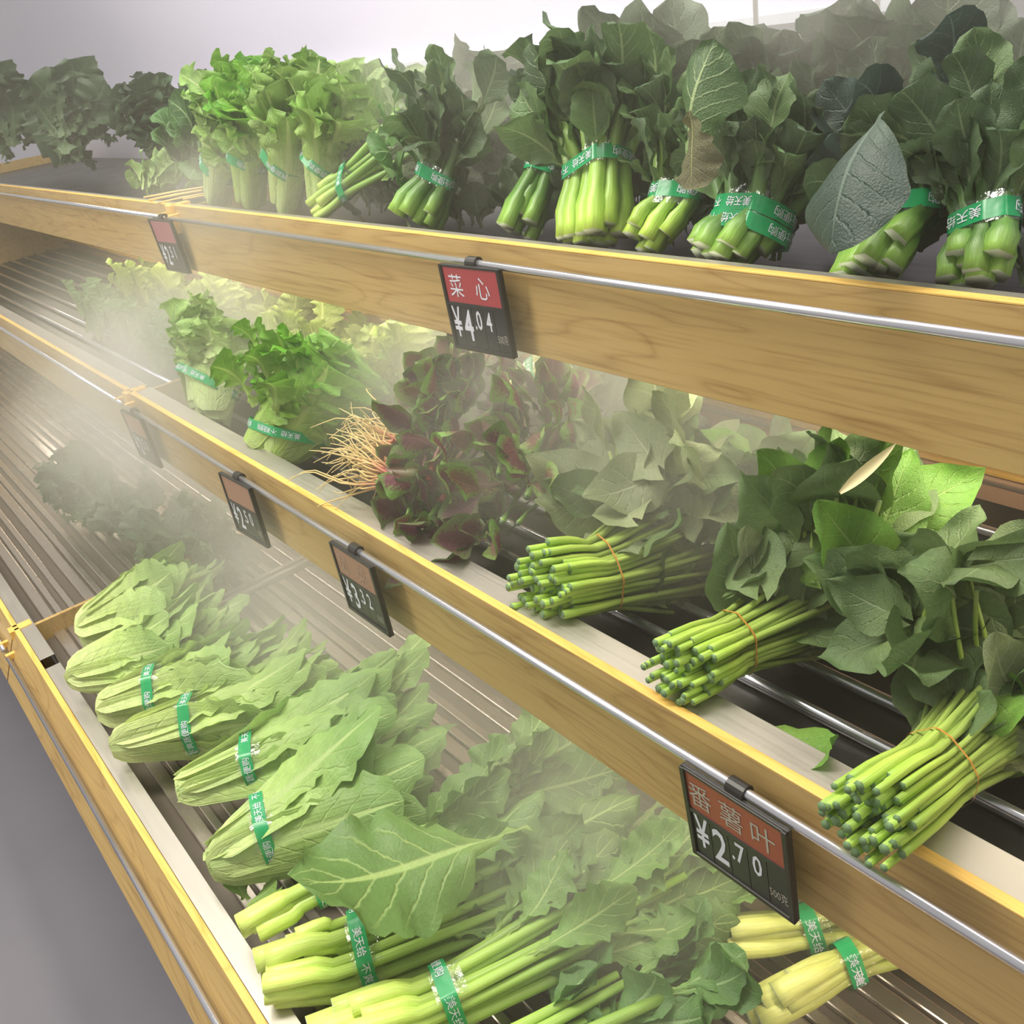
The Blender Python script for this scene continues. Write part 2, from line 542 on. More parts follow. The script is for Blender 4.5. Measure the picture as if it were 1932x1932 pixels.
def spoon(wmax, w0, peak=0.8):
    def f(u):
        s = min(1.0, u / peak)
        w = w0 + (wmax - w0) * (s * s * (3 - 2 * s))
        if u > peak:
            q = (u - peak) / (1 - peak)
            w *= math.sqrt(max(0.0, 1 - q * q * 0.985))
        return w
    return f


KINDS = {}


def kind(key, n, fn, mat):
    KINDS[key] = [new_mesh('leaf', *(lambda d: (d[0], d[1]))(dd), [mat], uv=dd[2]) for dd in (fn(k) for k in range(n))]


def choy_fn(k):
    q = random.Random(k + 5)
    return leaf_mesh('leaf', oval(0.27 + 0.05 * q.random(), 0.56, 0.26, 0.035, 0.62), bend=q.choice([0.2, 0.5, 0.9, 1.5, -0.3, 2.0]), bend_pow=2.2,
                     cup=q.uniform(-0.5, 0.4), ruff=0.03, rfreq=3, wob=0.05, seed=k, nu=20, nv=10, twist=q.uniform(-0.6, 0.6), fold=q.uniform(-0.1, 0.45))


def lettuce_fn(k):
    q = random.Random(k + 50)
    return leaf_mesh('leaf', spoon(0.28 + 0.07 * q.random(), 0.13, 0.8), bend=q.uniform(0.1, 0.8), bend_pow=2.5, cup=-0.5, ruff=0.05,
                     rfreq=q.choice([5, 6, 7]), wob=0.03, serr=0.07, seed=k, nu=34, nv=12, twist=q.uniform(-0.4, 0.4), calm=0.22, butt=0.35)


def spoonleaf_fn(k):
    q = random.Random(k + 80)
    return leaf_mesh('leaf', spoon(0.22 + 0.05 * q.random(), 0.05, 0.72), bend=q.uniform(-0.1, 0.9), bend_pow=2.0, cup=q.uniform(-0.3, 0.2), ruff=0.02,
                     rfreq=3, wob=0.02, seed=k, nu=12, nv=8)


def curly_fn(k):
    q = random.Random(k + 120)
    return leaf_mesh('leaf', spoon(0.34 + 0.08 * q.random(), 0.06, 0.7), bend=q.uniform(0.3, 1.6), bend_pow=1.5, cup=q.uniform(-0.3, 0.3), ruff=0.06,
                     rfreq=5, wob=0.06, seed=k, nu=26, nv=10, twist=q.uniform(-0.5, 0.5))


def youmai_fn(k):
    q = random.Random(k + 150)
    return leaf_mesh('leaf', lambda u: 0.062 + 0.042 * math.sin(PI * min(1, u * 0.95) ** 1.3) if u < 0.72 else (0.062 + 0.042 * math.sin(PI * (u * 0.95) ** 1.3)) * math.sqrt(max(0, 1 - ((u - 0.72) / 0.28) ** 2 * 0.98)),
                     bend=q.uniform(-0.25, 0.45), bend_pow=1.6, cup=-0.55 + 0.3 * q.random(), ruff=0.014, rfreq=6, wob=0.02, seed=k, nu=28, nv=8, twist=q.uniform(-0.6, 0.6), calm=0.34, butt=0.45)


def mustard_fn(k):
    q = random.Random(k + 190)
    return leaf_mesh('leaf', oval(0.16 + 0.06 * q.random(), 0.6, 0.22, 0.026, 0.7), bend=q.uniform(-0.3, 0.9), bend_pow=1.8, cup=q.uniform(-0.4, 0.2), ruff=0.03, rfreq=6,
                     serr=0.08, wob=0.045, seed=k, nu=28, nv=8, twist=q.uniform(-0.6, 0.6), fold=q.uniform(-0.1, 0.5))


def amaranth_fn(k):
    q = random.Random(k + 230)
    return leaf_mesh('leaf', oval(0.30 + 0.06 * q.random(), 0.5, 0.24, 0.02, 0.75), bend=q.uniform(-0.4, 1.6), bend_pow=1.4, cup=q.uniform(-0.5, 0.4), ruff=0.03, rfreq=2,
                     wob=0.06, seed=k, nu=14, nv=8, fold=q.uniform(-0.3, 0.5), twist=q.uniform(-0.8, 0.8))


def potato_fn(k):
    q = random.Random(k + 270)
    pk = 0.34

    def w(u):
        if u < 0.02:
            return 0.03
        s = u
        return (0.40 * (math.sin(PI * min(1.0, s ** 0.62)) ** 0.9) * (1.0 if s < 0.5 else 1.0 - 0.25 * (s - 0.5))) * (1 if s > 0.16 else 0.75) + 0.004
    return leaf_mesh('leaf', w, bend=q.uniform(-0.3, 1.1), bend_pow=1.3, cup=q.uniform(-0.35, 0.3), ruff=0.02, rfreq=2, lobe=0.25, wob=0.06, seed=k, nu=16, nv=8,
                     fold=q.uniform(-0.1, 0.6), twist=q.uniform(-0.5, 0.5))


def blade_fn(k):
    return leaf_mesh('leaf', oval(0.075, 0.4, 0.0, 0.02, 0.8), bend=0.5, bend_pow=1.5, cup=0.4, seed=k, nu=10, nv=4, wob=0.0)


for key, fn, mat, n in [
        ('choyleaf', choy_fn, 'choyleaf', 7), ('choyleaf_dark', choy_fn, 'choyleaf_dark', 7), ('choyleaf_grey', choy_fn, 'choyleaf_grey', 6), ('choyleaf_blue', choy_fn, 'choyleaf_blue', 5),
        ('choyleaf_mid', choy_fn, 'choyleaf_mid', 6), ('choyleaf_pale', choy_fn, 'choyleaf_pale', 6), ('choyleaf_bright', spoonleaf_fn, 'choyleaf_bright', 6),
        ('dark', curly_fn, 'dark', 7), ('dull', curly_fn, 'dull', 6),
        ('lettuce_vivid', lettuce_fn, 'lettuce_vivid', 6), ('lettuce_mid', lettuce_fn, 'lettuce_mid', 6), ('lettuce_pale', lettuce_fn, 'lettuce_pale', 6),
        ('lettuce_yellow', lettuce_fn, 'lettuce_yellow', 6), ('lettuce_grey', lettuce_fn, 'lettuce_grey', 6),
        ('frill_vivid', curly_fn, 'lettuce_vivid', 7), ('frill_mid', curly_fn, 'lettuce_mid', 7), ('frill_pale', curly_fn, 'lettuce_pale', 7),
        ('youmai', youmai_fn, 'youmai', 7), ('youmai_pale', youmai_fn, 'youmai_pale', 7), ('mustard', mustard_fn, 'mustard', 8), ('yellowleaf', mustard_fn, 'yellowleaf', 5),
        ('amaranth', amaranth_fn, 'amaranth', 8), ('amaranth_dark', amaranth_fn, 'amaranth_dark', 6),
        ('potato', potato_fn, 'potato', 8), ('potato_limp', potato_fn, 'potato_limp', 6), ('potato_bright', potato_fn, 'potato_bright', 6)]:
    kind(key, n, fn, M[mat])
def feature_fn(k):
    return leaf_mesh('leaf', oval((0.31, 0.38, 0.38, 0.30)[k], (0.52, 0.62, 0.56, 0.58)[k], (0.18, 0.06, 0.06, 0.2)[k], 0.03, (0.62, 0.5, 0.5, 0.55)[k]), bend=(0.5, -0.85, 0.5, 0.6)[k], bend_pow=1.8,
                     cup=(0.3, -0.5, -0.45, -0.35)[k], ruff=(0.02, 0.012, 0.03, 0.03)[k], rfreq=(3, 2, 4, 5)[k], wob=(0.05, 0.03, 0.06, 0.05)[k], seed=k + 900, serr=(0.02, 0.0, 0.03, 0.07)[k],
                     nu=26, nv=12, fold=(0.2, 0.1, 0.15, 0.25)[k], twist=(0.2, 0.1, -0.2, 0.15)[k])


kind('feature_choy', 1, lambda k: feature_fn(0), M['choyleaf'])
kind('feature_blue', 1, lambda k: feature_fn(1), M['choyleaf_blue'])
M['curled'] = LM('curled_purplish_leaf', srgb(120, 116, 84), srgb(108, 106, 80), srgb(112, 104, 84), srgb(184, 190, 128), nv=8, vw=0.08, vstr=0.45, bumpy=0.9)
kind('feature_purple', 1, lambda k: feature_fn(2), M['curled'])
kind('feature_mustard', 1, lambda k: feature_fn(3), M['mustard'])
M['blade'] = plain('pale_straw_blade', srgb(236, 222, 172), 0.6)
STRAW_BLADE = new_mesh('leaf', *blade_fn(3)[:2], [M['blade']], uv=blade_fn(3)[2])


def place_leaf(parent, kinds, pos, direc, normal, size, q, label=None, wide=1.0, name='leaf'):
    z = Vector(direc).normalized()
    y = Vector(normal)
    y = y - z * y.dot(z)
    if y.length < 1e-4:
        y = z.orthogonal()
    y.normalize()
    x = y.cross(z)
    mt = Matrix(((x.x * wide, y.x, z.x, 0), (x.y * wide, y.y, z.y, 0), (x.z * wide, y.z, z.z, 0), (0, 0, 0, 1)))
    mt = Matrix.Translation(Vector(pos)) @ mt @ Matrix.Scale(size, 4)
    me = kinds if not isinstance(kinds, str) else q.choice(KINDS[kinds])
    return link(name, me, parent, mt, label)


# ------------------------------------------------------------------ printed bands
def text_vf(body, size, sx=1.0, align='LEFT', bold=0.0):
    c = bpy.data.curves.new('print', 'FONT')
    c.body = body
    c.size = size
    c.resolution_u = 2
    c.offset = bold * size
    c.align_x = align
    o = bpy.data.objects.new('print', c)
    COL.objects.link(o)
    dg = bpy.context.evaluated_depsgraph_get()
    me = bpy.data.meshes.new_from_object(o.evaluated_get(dg))
    V = [(v.co.x * sx, v.co.y, 0.0) for v in me.vertices]
    F = [list(p.vertices) for p in me.polygons]
    bpy.data.objects.remove(o)
    bpy.data.curves.remove(c)
    bpy.data.meshes.remove(me)
    return V, F


BAND_TEXT = text_vf('美天给  不爽蔬便购   ', 1.0)
BAND_TEXT_W = 10.6


def hull2d(P):
    P = sorted(set((round(float(a), 6), round(float(b), 6)) for a, b in P))

    def half(pts):
        h = []
        for p in pts:
            while len(h) >= 2 and (h[-1][0] - h[-2][0]) * (p[1] - h[-2][1]) - (h[-1][1] - h[-2][1]) * (p[0] - h[-2][0]) <= 0:
                h.pop()
            h.append(p)
        return h
    a, b = half(P), half(P[::-1])
    return np.array(a[:-1] + b[:-1])


def band(root, Tc, A, S, Fr, pts2d, h, film=0.0, tilt=(0.0, 0.0), mat='tape', lettering=True, flip=True, name='tape'):
    """band round the convex hull of pts2d (in the S, Fr plane at Tc); tilt slides it along the axis across S and Fr"""
    H = hull2d(pts2d)
    loop = np.vstack([H, H[:1]])
    seg = np.linalg.norm(np.diff(loop, axis=0), axis=1)
    cum = np.concatenate([[0], np.cumsum(seg)])
    per = cum[-1]
    cen = H.mean(axis=0)

    def at(s, off):
        s = s % per
        i = min(np.searchsorted(cum, s, side='right') - 1, len(seg) - 1)
        p = loop[i] + (loop[i + 1] - loop[i]) * ((s - cum[i]) / max(seg[i], 1e-9))
        d = (loop[i + 1] - loop[i]) / max(seg[i], 1e-9)
        nrm = np.array((d[1], -d[0]))
        return p + nrm * off

    def pos(s, z, off):
        p = at(s, off)
        zz = z + tilt[0] * (p[0] - cen[0]) + tilt[1] * (p[1] - cen[1])
        return Tc + S * p[0] + Fr * p[1] + A * zz
    ss = np.unique(np.concatenate([cum[:-1], np.linspace(0, per, 40, endpoint=False)]))

    def strip(z0, z1, off):
        V, F = [], []
        m = len(ss)
        for s in ss:
            V.append(pos(s, z0, off))
            V.append(pos(s, z1, off))
        for i in range(m):
            j = (i + 1) % m
            F.append([2 * i, 2 * j, 2 * j + 1, 2 * i + 1])
        return V, F
    V, F = strip(-h / 2, h / 2, 0.0012)
    tp = link(name, new_mesh(name, V, F, [M[mat]]), root)
    if film:
        V, F = strip(h / 2, h / 2 + film, 0.0008)
        V2, F2 = strip(-h / 2 - film * 0.35, -h / 2, 0.0008)
        V, F, _, _ = join([(V, F), (V2, F2)])
        link('clear_film', new_mesh('clear_film', V, F, [M['film']]), tp, label='clear glossy film')
    if lettering:
        # front of the loop: where Fr is largest
        sf = max(np.linspace(0, per, 60), key=lambda s: at(s, 0)[1])
        k = h * 0.66
        TV, TF, n = [], [], 0
        reps = max(1, int(per * 0.75 / (BAND_TEXT_W * k)))
        for rp in range(reps + 1):
            s0 = sf + (rp - (reps + 1) / 2) * BAND_TEXT_W * k
            for (x, y, _) in BAND_TEXT[0]:
                s = s0 + (BAND_TEXT_W - x if flip else x) * k
                z = ((y - 0.38) * (-1 if flip else 1)) * k
                TV.append(pos(s, z, 0.0018))
            TF += [[i + n for i in f] for f in BAND_TEXT[1]]
            n += len(BAND_TEXT[0])
        link('lettering', new_mesh('lettering', TV, TF, [M['white']], smooth=False), tp)
    return tp


# ------------------------------------------------------------------ bunches
NAMES = dict(lettuce=('lettuce_bundle', 'lettuce'), celery=('stalk_bundle', 'vegetable'), choy=('choy_sum_bundle', 'choy sum'), amaranth=('amaranth_bunch', 'amaranth'),
             potato=('sweet_potato_leaf_bundle', 'sweet potato leaves'), potatopile=('sweet_potato_leaf_heap', 'sweet potato leaves'), youmai=('long_lettuce_bundle', 'lettuce'),
             mustard=('mustard_green_bundle', 'mustard greens'), yellow=('yellow_stalk_bundle', 'vegetable'), dome=('leafy_bunch', 'leafy greens'))


def frame_of(base, tip, hint):
    A = tip - base
    L = np.linalg.norm(A)
    A /= L
    S = np.cross(A, hint)
    S /= np.linalg.norm(S)
    Fr = np.cross(S, A)
    if Fr @ hint < 0:
        Fr = -Fr
    if np.dot(np.cross(S, Fr), A) < 0:
        S = -S
    return A, L, S, Fr


def disk(n, q):
    out = []
    for i in range(n):
        r = math.sqrt((i + 0.5) / n)
        a = i * 2.39996 + q.uniform(-0.25, 0.25)
        out.append((r * math.cos(a), r * math.sin(a)))
    return out


def groove(a):
    return 1.0 + 0.10 * math.cos(5 * a)


def ribbed(a):
    return 1.0 + 0.07 * math.cos(6 * a) - 0.18 * max(0.0, math.cos(a - PI / 2)) ** 3


def make_bunch(i, d):
    q = random.Random(1000 + i)
    nm, cat = NAMES[d['kind']]
    base, tape, tip = (np.array(d[k]) for k in ('base', 'tape', 'tip'))
    root = thing(nm, d['label'], cat, tuple(base), d.get('group'))
    tape, tip = tape - base, tip - base
    z0 = np.zeros(3)
    up_like = d['kind'] in ('youmai', 'mustard', 'yellow', 'potato', 'potatopile', 'amaranth')
    hint = np.array((0.0, -0.5, 1.0)) if up_like else np.array((0.0, -1.0, 0.35))
    A, L, S, Fr = frame_of(z0, tip, hint)
    rb, rt = d['rb'], d['rt']
    k = d['kind']
    R = lambda a, b: q.uniform(a, b)

    def stalks(n, rs, flat, top=(0.6, 0.9), spread=1.35, sides=8, prof=None, mat='stem_choy', cut='cut', taper=0.6, joint=0.0, zj=0.012, node=True, nseg=9, tflat=None, name='stalk'):
        tops, tp2d = [], []
        tu = float(tape @ A)
        for (p, w) in disk(n, q):
            ra = rs * R(0.8, 1.2)
            b = S * p * (rb - rs) + Fr * w * (rb - rs) * flat + A * R(-zj, zj)
            tf = tflat or flat
            c = tape + S * p * (rt - rs * 0.9) + Fr * w * (rt - rs * 0.9) * tf
            tl = L * R(*top)
            e = tape + A * (tl - tu) * 1.0 + S * p * rt * spread + Fr * w * rt * spread * flat + np.array((R(-1, 1), R(-1, 1), R(-1, 1))) * 0.006
            path = bez([b, b * 0.5 + c * 0.5 + (S * p + Fr * w) * rs * 0.3, c, e], nseg)
            rad = [ra * (1 - (1 - taper) * (t_ / (nseg - 1))) for t_ in range(nseg)]
            if node:
                rad[1] *= 1.0
                rad[2] *= 1.14
                rad[3] *= 0.92
            V, F, uv, mi = tube(path, rad, sides, prof)
            o = link(name, new_mesh(name, V, F, [M[mat], M[cut]], uv=uv, mi=mi), root)
            tops.append((path[-1], path[-1] - path[-2], p, w, path))
            for a in range(6):
                tp2d.append((float((c - tape) @ S) + ra * 0.95 * math.cos(a), float((c - tape) @ Fr) + ra * 0.95 * math.sin(a)))
        return tops, tp2d

    if k == 'choy':
        dk = d.get('dark', 0)
        mat = 'stem_choydark' if dk else 'stem_choy'
        tops, t2 = stalks(d['n'], 0.0098, 0.6, top=(0.50, 0.72), mat=mat, prof=groove, tflat=0.62, sides=10)
        lk = {0: ['choyleaf', 'choyleaf', 'choyleaf_dark'], 1: ['choyleaf_dark', 'choyleaf_dark', 'choyleaf'], 2: ['choyleaf_dark', 'choyleaf_blue']}[dk]
        for (e, td, p, w, path) in tops:
            for m in range(3):
                dr = A + S * (p * 0.6 + R(-0.4, 0.4)) + Fr * (w * 0.4 + R(-0.1, 0.45))
                nn = Fr * 1.0 + S * (p * 0.9 + R(-0.5, 0.5))
                st = path[-2 - m] if m else e - A * 0.01
                place_leaf(root, q.choice(lk), st, dr, nn, L * R(0.34, 0.52), q)
        W_ = lambda x, y, z: np.array((x, y, z)) - base
        if dk == 2:
            place_leaf(root, KINDS['feature_blue'][0], W_(-0.436, 0.060, 0.134), (-0.05, -0.75, -0.55), (-0.25, -0.6, 0.8), 0.112, q, 'large grey green leaf hanging over the band', 1.25)
        if 'curled purplish' in d['label']:
            place_leaf(root, KINDS['feature_purple'][0], W_(-0.585, 0.018, 0.146), (0.20, -0.10, -1.0), (-0.4, -1, 0.2), 0.062, q, 'curled purplish veined leaf', 1.2)
        if 'upright veined' in d['label']:
            place_leaf(root, KINDS['feature_choy'][0], W_(-0.622, 0.046, 0.088), (0.12, 0.10, 1.0), (0.25, 1, 0.0), 0.112, q, 'large upright leaf with pale veins', 1.0)
        band(root, tape, A, S, Fr, t2, 0.0155, film=0.018 if 'film' in d['label'] or 'doubled' in d['label'] else 0.006, tilt=(0.16 if 'alone' in d['label'] else q.uniform(-0.1, 0.14), 0))
        if 'doubled' in d['label']:
            band(root, tape - A * 0.016, A, S, Fr, [(a * 1.03, b * 1.03) for a, b in t2], 0.0155, tilt=(0.12, 0))
    elif k == 'celery':
        tops, t2 = stalks(11, rt * 0.30, 0.7, top=(0.6, 0.95), mat='stem_yellow' if d.get('leafy') else 'stem_celery', prof=ribbed, zj=0.025, node=False)
        lk = 'lettuce_yellow' if d.get('leafy') else 'choyleaf_mid'
        for (e, td, p, w, path) in tops:
            place_leaf(root, lk, e - A * 0.02, A + S * (p * 0.5 + R(-0.2, 0.2)) + Fr * (w * 0.4 + R(-0.1, 0.3)), Fr + S * p, L * R(0.45, 0.6), q)
        band(root, tape, A, S, Fr, t2, 0.012, film=0.008, tilt=(0.35, 0))
    elif k in ('lettuce', 'youmai'):
        lie = k == 'youmai'
        lk = ('youmai_pale' if d.get('pale') else 'youmai') if lie else 'lettuce_' + d['hue']
        n = 24 if lie else 24
        tu = float(tape @ A)
        flat = 0.85
        nb = 0.46 if lie else 0.78
        ring = []
        for (p, w) in disk(n, q):
            b = S * p * rb * nb + Fr * w * rb * nb * flat + A * (R(0, 0.02) if lie else R(-0.004, 0.012))
            rr = math.hypot(p, w)
            c = tape + S * p * rt * 0.82 + Fr * w * rt * 0.82 * flat
            dr = (c - b) / np.linalg.norm(c - b) + (S * p + Fr * w) * (0.0 if lie else 0.14) + np.array((R(-1, 1), R(-1, 1), R(-1, 1))) * 0.04
            nn = S * p + Fr * w + Fr * 0.2
            ln = L * R(0.80, 1.06) * (0.94 if lie else 0.98) * (1.0 - 0.10 * rr)
            o = place_leaf(root, lk, b, dr, nn, ln, q, wide=(0.95 * rb / (0.10 * ln) if lie else R(0.8, 1.1) * rb / (0.30 * ln)))
            if d['band']:
                co = np.empty(len(o.data.vertices) * 3, dtype=np.float32)
                o.data.vertices.foreach_get('co', co)
                mw = np.array(o.matrix_basis)
                pv = co.reshape(-1, 3) @ mw[:3, :3].T + mw[:3, 3]
                rel = pv - tape
                sel = np.abs(rel @ A) < 0.012
                ring += [(float(a_), float(b_)) for a_, b_ in zip(rel[sel] @ S, rel[sel] @ Fr)]
        if k == 'lettuce':
            for m in range(26):
                a = R(0, 2 * PI)
                ex = S * math.cos(a) + Fr * math.sin(a)
                place_leaf(root, 'frill_' + d['hue'], tape + A * (L - tu) * R(0.08, 0.62) + ex * rt * R(0.4, 1.0), A + ex * R(0.2, 0.9) + S * R(-0.3, 0.3), ex + Fr * 0.4, L * R(0.30, 0.44), q, wide=R(0.9, 1.3))
            if 'broad pale rib' in d['label']:
                place_leaf(root, KINDS['lettuce_mid'][2], tape + Fr * rt * 0.7, A + S * 0.25, Fr, L * 0.58, q, 'broad pale ribbed leaf leaning over', 0.7)
        if lie:   # a few loose outer leaves flopping at the leaf end
            for m in range(9):
                place_leaf(root, lk, tape + A * R(0.03, L * 0.3) + S * R(-1, 1) * rt, A + S * R(-0.5, 0.5) + Fr * R(-0.1, 0.35), Fr + S * R(-0.6, 0.6), L * (R(0.38, 0.52) if d.get('pale') else R(0.48, 0.64)), q, wide=1.4)
        if d['band']:
            ring.sort(key=lambda v: math.hypot(*v))
            el = ring[:max(8, int(len(ring) * 0.93))]
            band(root, tape, A, S, Fr, el, 0.0150 if not lie else 0.017, film=0.0 if not lie else 0.012, tilt=(q.uniform(-0.05, 0.12), 0))
    elif k in ('mustard', 'yellow'):
        ye = k == 'yellow'
        tops, t2 = stalks(d['n'], 0.0125, 0.75, top=(0.6, 1.0), spread=1.15, mat='stem_yellow' if ye else 'stem_mustard', prof=ribbed, zj=0.03, node=False,
                          taper=0.38, sides=10, nseg=10)
        lk = 'yellowleaf' if ye else ('mustard' if d['band'] else 'choyleaf_mid')
        for m in range(d['nl']):
            (e, td, p, w, path) = tops[m % len(tops)]
            st = path[-1 - (m % 3)]
            dr = A + S * (p * 0.30 + R(-0.35, 0.35)) + Fr * (w * 0.12 + R(-0.12, 0.22))
            place_leaf(root, lk, st, dr, Fr + S * (p * 0.5 + R(-0.6, 0.6)), L * R(0.30, 0.48), q)
        if 'broad folded' in d['label']:
            place_leaf(root, KINDS['feature_mustard'][0], np.array((-0.690, -0.205, -0.556)) - base, (-0.06, -0.24, 0.02), (0.1, -0.35, 1.0), 0.265, q, 'broad folded leaf with pale veins', 1.0)
        if d['band']:
            band(root, tape, A, S, Fr, t2, 0.017, film=0.012, tilt=(q.uniform(-0.1, 0.1), 0), flip=False)
    elif k == 'potato':
        tops, t2 = stalks(d['n'], 0.0035 * (rt / 0.032) ** 0.5, 0.95, top=(0.72, 1.0), spread=1.5, mat='stem_potato', cut='cutdark', taper=0.75, zj=0.018, node=False, sides=6, nseg=8)
        band(root, tape, A, S, Fr, t2, 0.0022, mat='orange', lettering=False, tilt=(0.25, 0), name='rubber_band')
        for m in range(d['nl']):
            (e, td, p, w, path) = q.choice(tops)
            dr = A * R(0.0, 1) + S * R(-0.9, 0.9) + Fr * R(-0.1, 0.8) + np.array((R(-0.3, 0.3), R(-0.4, 0.1), R(-0.3, 0.5)))
            lk = q.choice(['potato', 'potato', 'potato', 'potato_limp', 'potato_bright'])
            st = path[-2] if m % 3 == 0 else e
            place_leaf(root, lk, st + Fr * R(0.0, 0.02) + A * R(-0.02, 0.03), dr, Fr + S * R(-0.7, 0.7) + np.array((0, -0.4, 0.4)), R(0.055, 0.088), q)
    elif k == 'potatopile':
        limp = 'limp' in d['label']
        green = 'green' in d['label'] or 'upright' in d['label']
        for m in range(d['nl']):
            off = S * R(-1.1, 1.1) + Fr * R(-0.3, 0.8) + A * R(-0.9, 0.9)
            pos = A * L * 0.5 + off * rb * 0.85
            lk = q.choice(['potato_limp', 'potato_limp', 'potato'] if limp else (['potato_bright', 'potato', 'potato'] if green else ['potato']))
            dr = off * 0.5 + A * (1.1 if 'upright' in d['label'] else 0.3) + np.array((R(-1, 1), R(-1.0, 0.4), R(-0.7, 0.6)))
            place_leaf(root, lk, pos, dr, np.array((R(-0.7, 0.7), -0.7, 0.7)), R(0.055, 0.092), q)
        for m in range(7):
            b = S * R(-1, 1) * rb * 0.6 + A * L * R(-0.2, 0.3)
            V, F, uv, mi = tube(bez([b - Fr * 0.03, b + Fr * 0.01 + A * 0.02, b + Fr * R(0.02, 0.05) + A * R(0.04, 0.08) + S * R(-0.02, 0.02)], 7), 0.002, 6)
            link('stalk', new_mesh('stalk', V, F, [M['stem_potato'], M['cutdark']], uv=uv, mi=mi), root)
        if 'straw blade' in d['label']:
            place_leaf(root, STRAW_BLADE, np.array((-0.4097, -0.0300, -0.1318)) - base, (0.0344, 0.0200, 0.0396), (0.3, -0.8, 0.5), 0.065, q, 'pale straw coloured blade')
    elif k == 'amaranth':
        n = 9 if d.get('roots') else 5
        tops, t2 = stalks(n, 0.004, 0.8, top=(0.5, 0.95), spread=1.8, mat='stem_red' if d.get('roots') else 'stem_choydark', cut='cutred' if d.get('roots') else 'cutdark', taper=0.6, node=False, sides=6, nseg=6, name='stalk')
        dk = 'dark' in d['label'] or 'drooping' in d['label']
        for m in range(d['nl']):
            a, el = R(0, 2 * PI), R(-0.35, 1.25)
            off = S * math.cos(a) * math.cos(el) * 1.2 + Fr * math.sin(el) + A * math.sin(a) * math.cos(el) * 1.1
            pos = A * L * R(0.1 if d.get('roots') else -0.25, 1.1) + off * rt * R(0.2, 1.0)
            if pos[1] + base[1] < -0.125:
                pos[1] = -0.125 - base[1] + R(0, 0.03)
            dr = off + A * 0.4 + np.array((R(-0.7, 0.7), R(-0.5, 0.4), R(-0.8, 0.6)))
            lk = q.choice(['amaranth_dark', 'amaranth_dark', 'amaranth'] if dk else ['amaranth', 'amaranth', 'amaranth_dark'])
            place_leaf(root, lk, pos, dr, np.array((R(-0.9, 0.9), -0.6, 0.6)), R(0.045, 0.08), q)
        if d.get('roots'):
            parts = []
            for m in range(120):
                hi = m % 2
                c0 = np.array((-0.045, -0.022, 0.016)) + np.array((R(-1, 1), R(-1, 1), R(-1, 1))) * 0.012
                dirv = np.array((-0.85, -0.16, 0.02)) + np.array((R(-0.25, 0.25), R(-0.35, 0.35), R(-0.35, 0.35)))
                if hi:
                    c0 = c0 + np.array((-0.03, 0.045, 0.018))
                ln = R(0.07, 0.15)
                p1 = c0 + dirv * ln * 0.4 + np.array((R(-1, 1), R(-1, 1), R(-1, 1))) * 0.008
                p2 = c0 + dirv * ln * 0.75 + np.array((R(-1, 1), R(-1, 1), R(-1, 1))) * 0.012
                p3 = c0 + dirv * ln + np.array((R(-1, 1), R(-1, 1), R(-1.6, 0.4))) * 0.014
                parts.append(tube(bez([c0, p1, p2, p3], 9), [0.0017 * (1 - 0.75 * s / 8) for s in range(9)], 5, cap=False))
            V, F, uv, _ = join(parts)
            ro = link('roots', new_mesh('roots', V, F, [M['root']], uv=uv), root, label='straw coloured trailing roots')
            ro['kind'] = 'stuff'
            V, F, uv, mi = tube(bez([np.array((-0.060, -0.026, 0.014)), np.array((-0.035, -0.018, 0.018)), np.array((-0.008, -0.004, 0.02))], 6), [0.008, 0.014, 0.015, 0.013, 0.01, 0.007], 10)
            link('root_crown', new_mesh('root_crown', V, F, [M['stem_red'], M['stem_red']], uv=uv, mi=mi), root, label='rose red root crown')
    elif k == 'dome':
        lk = d['leaf']
        for m in range(d['nl']):
            a = R(0, 2 * PI)
            rr = math.sqrt(R(0, 1))
            p, w = rr * math.cos(a), rr * math.sin(a)
            lift = R(0.0, 0.45) ** 1.0
            pos = (S * p + Fr * w * 0.8) * rb * (0.45 + 0.4 * lift) + A * L * lift
            dr = A + (S * p + Fr * w) * (0.35 + 0.6 * lift) + np.array((R(-0.3, 0.3), R(-0.3, 0.3), R(-0.15, 0.15)))
            sz = min(0.18, max(0.06, L * R(0.48, 0.66)))
            place_leaf(root, lk, pos, dr, S * p + Fr * w + Fr * 0.5, sz, q, wide=R(0.9, 1.3))
    return root


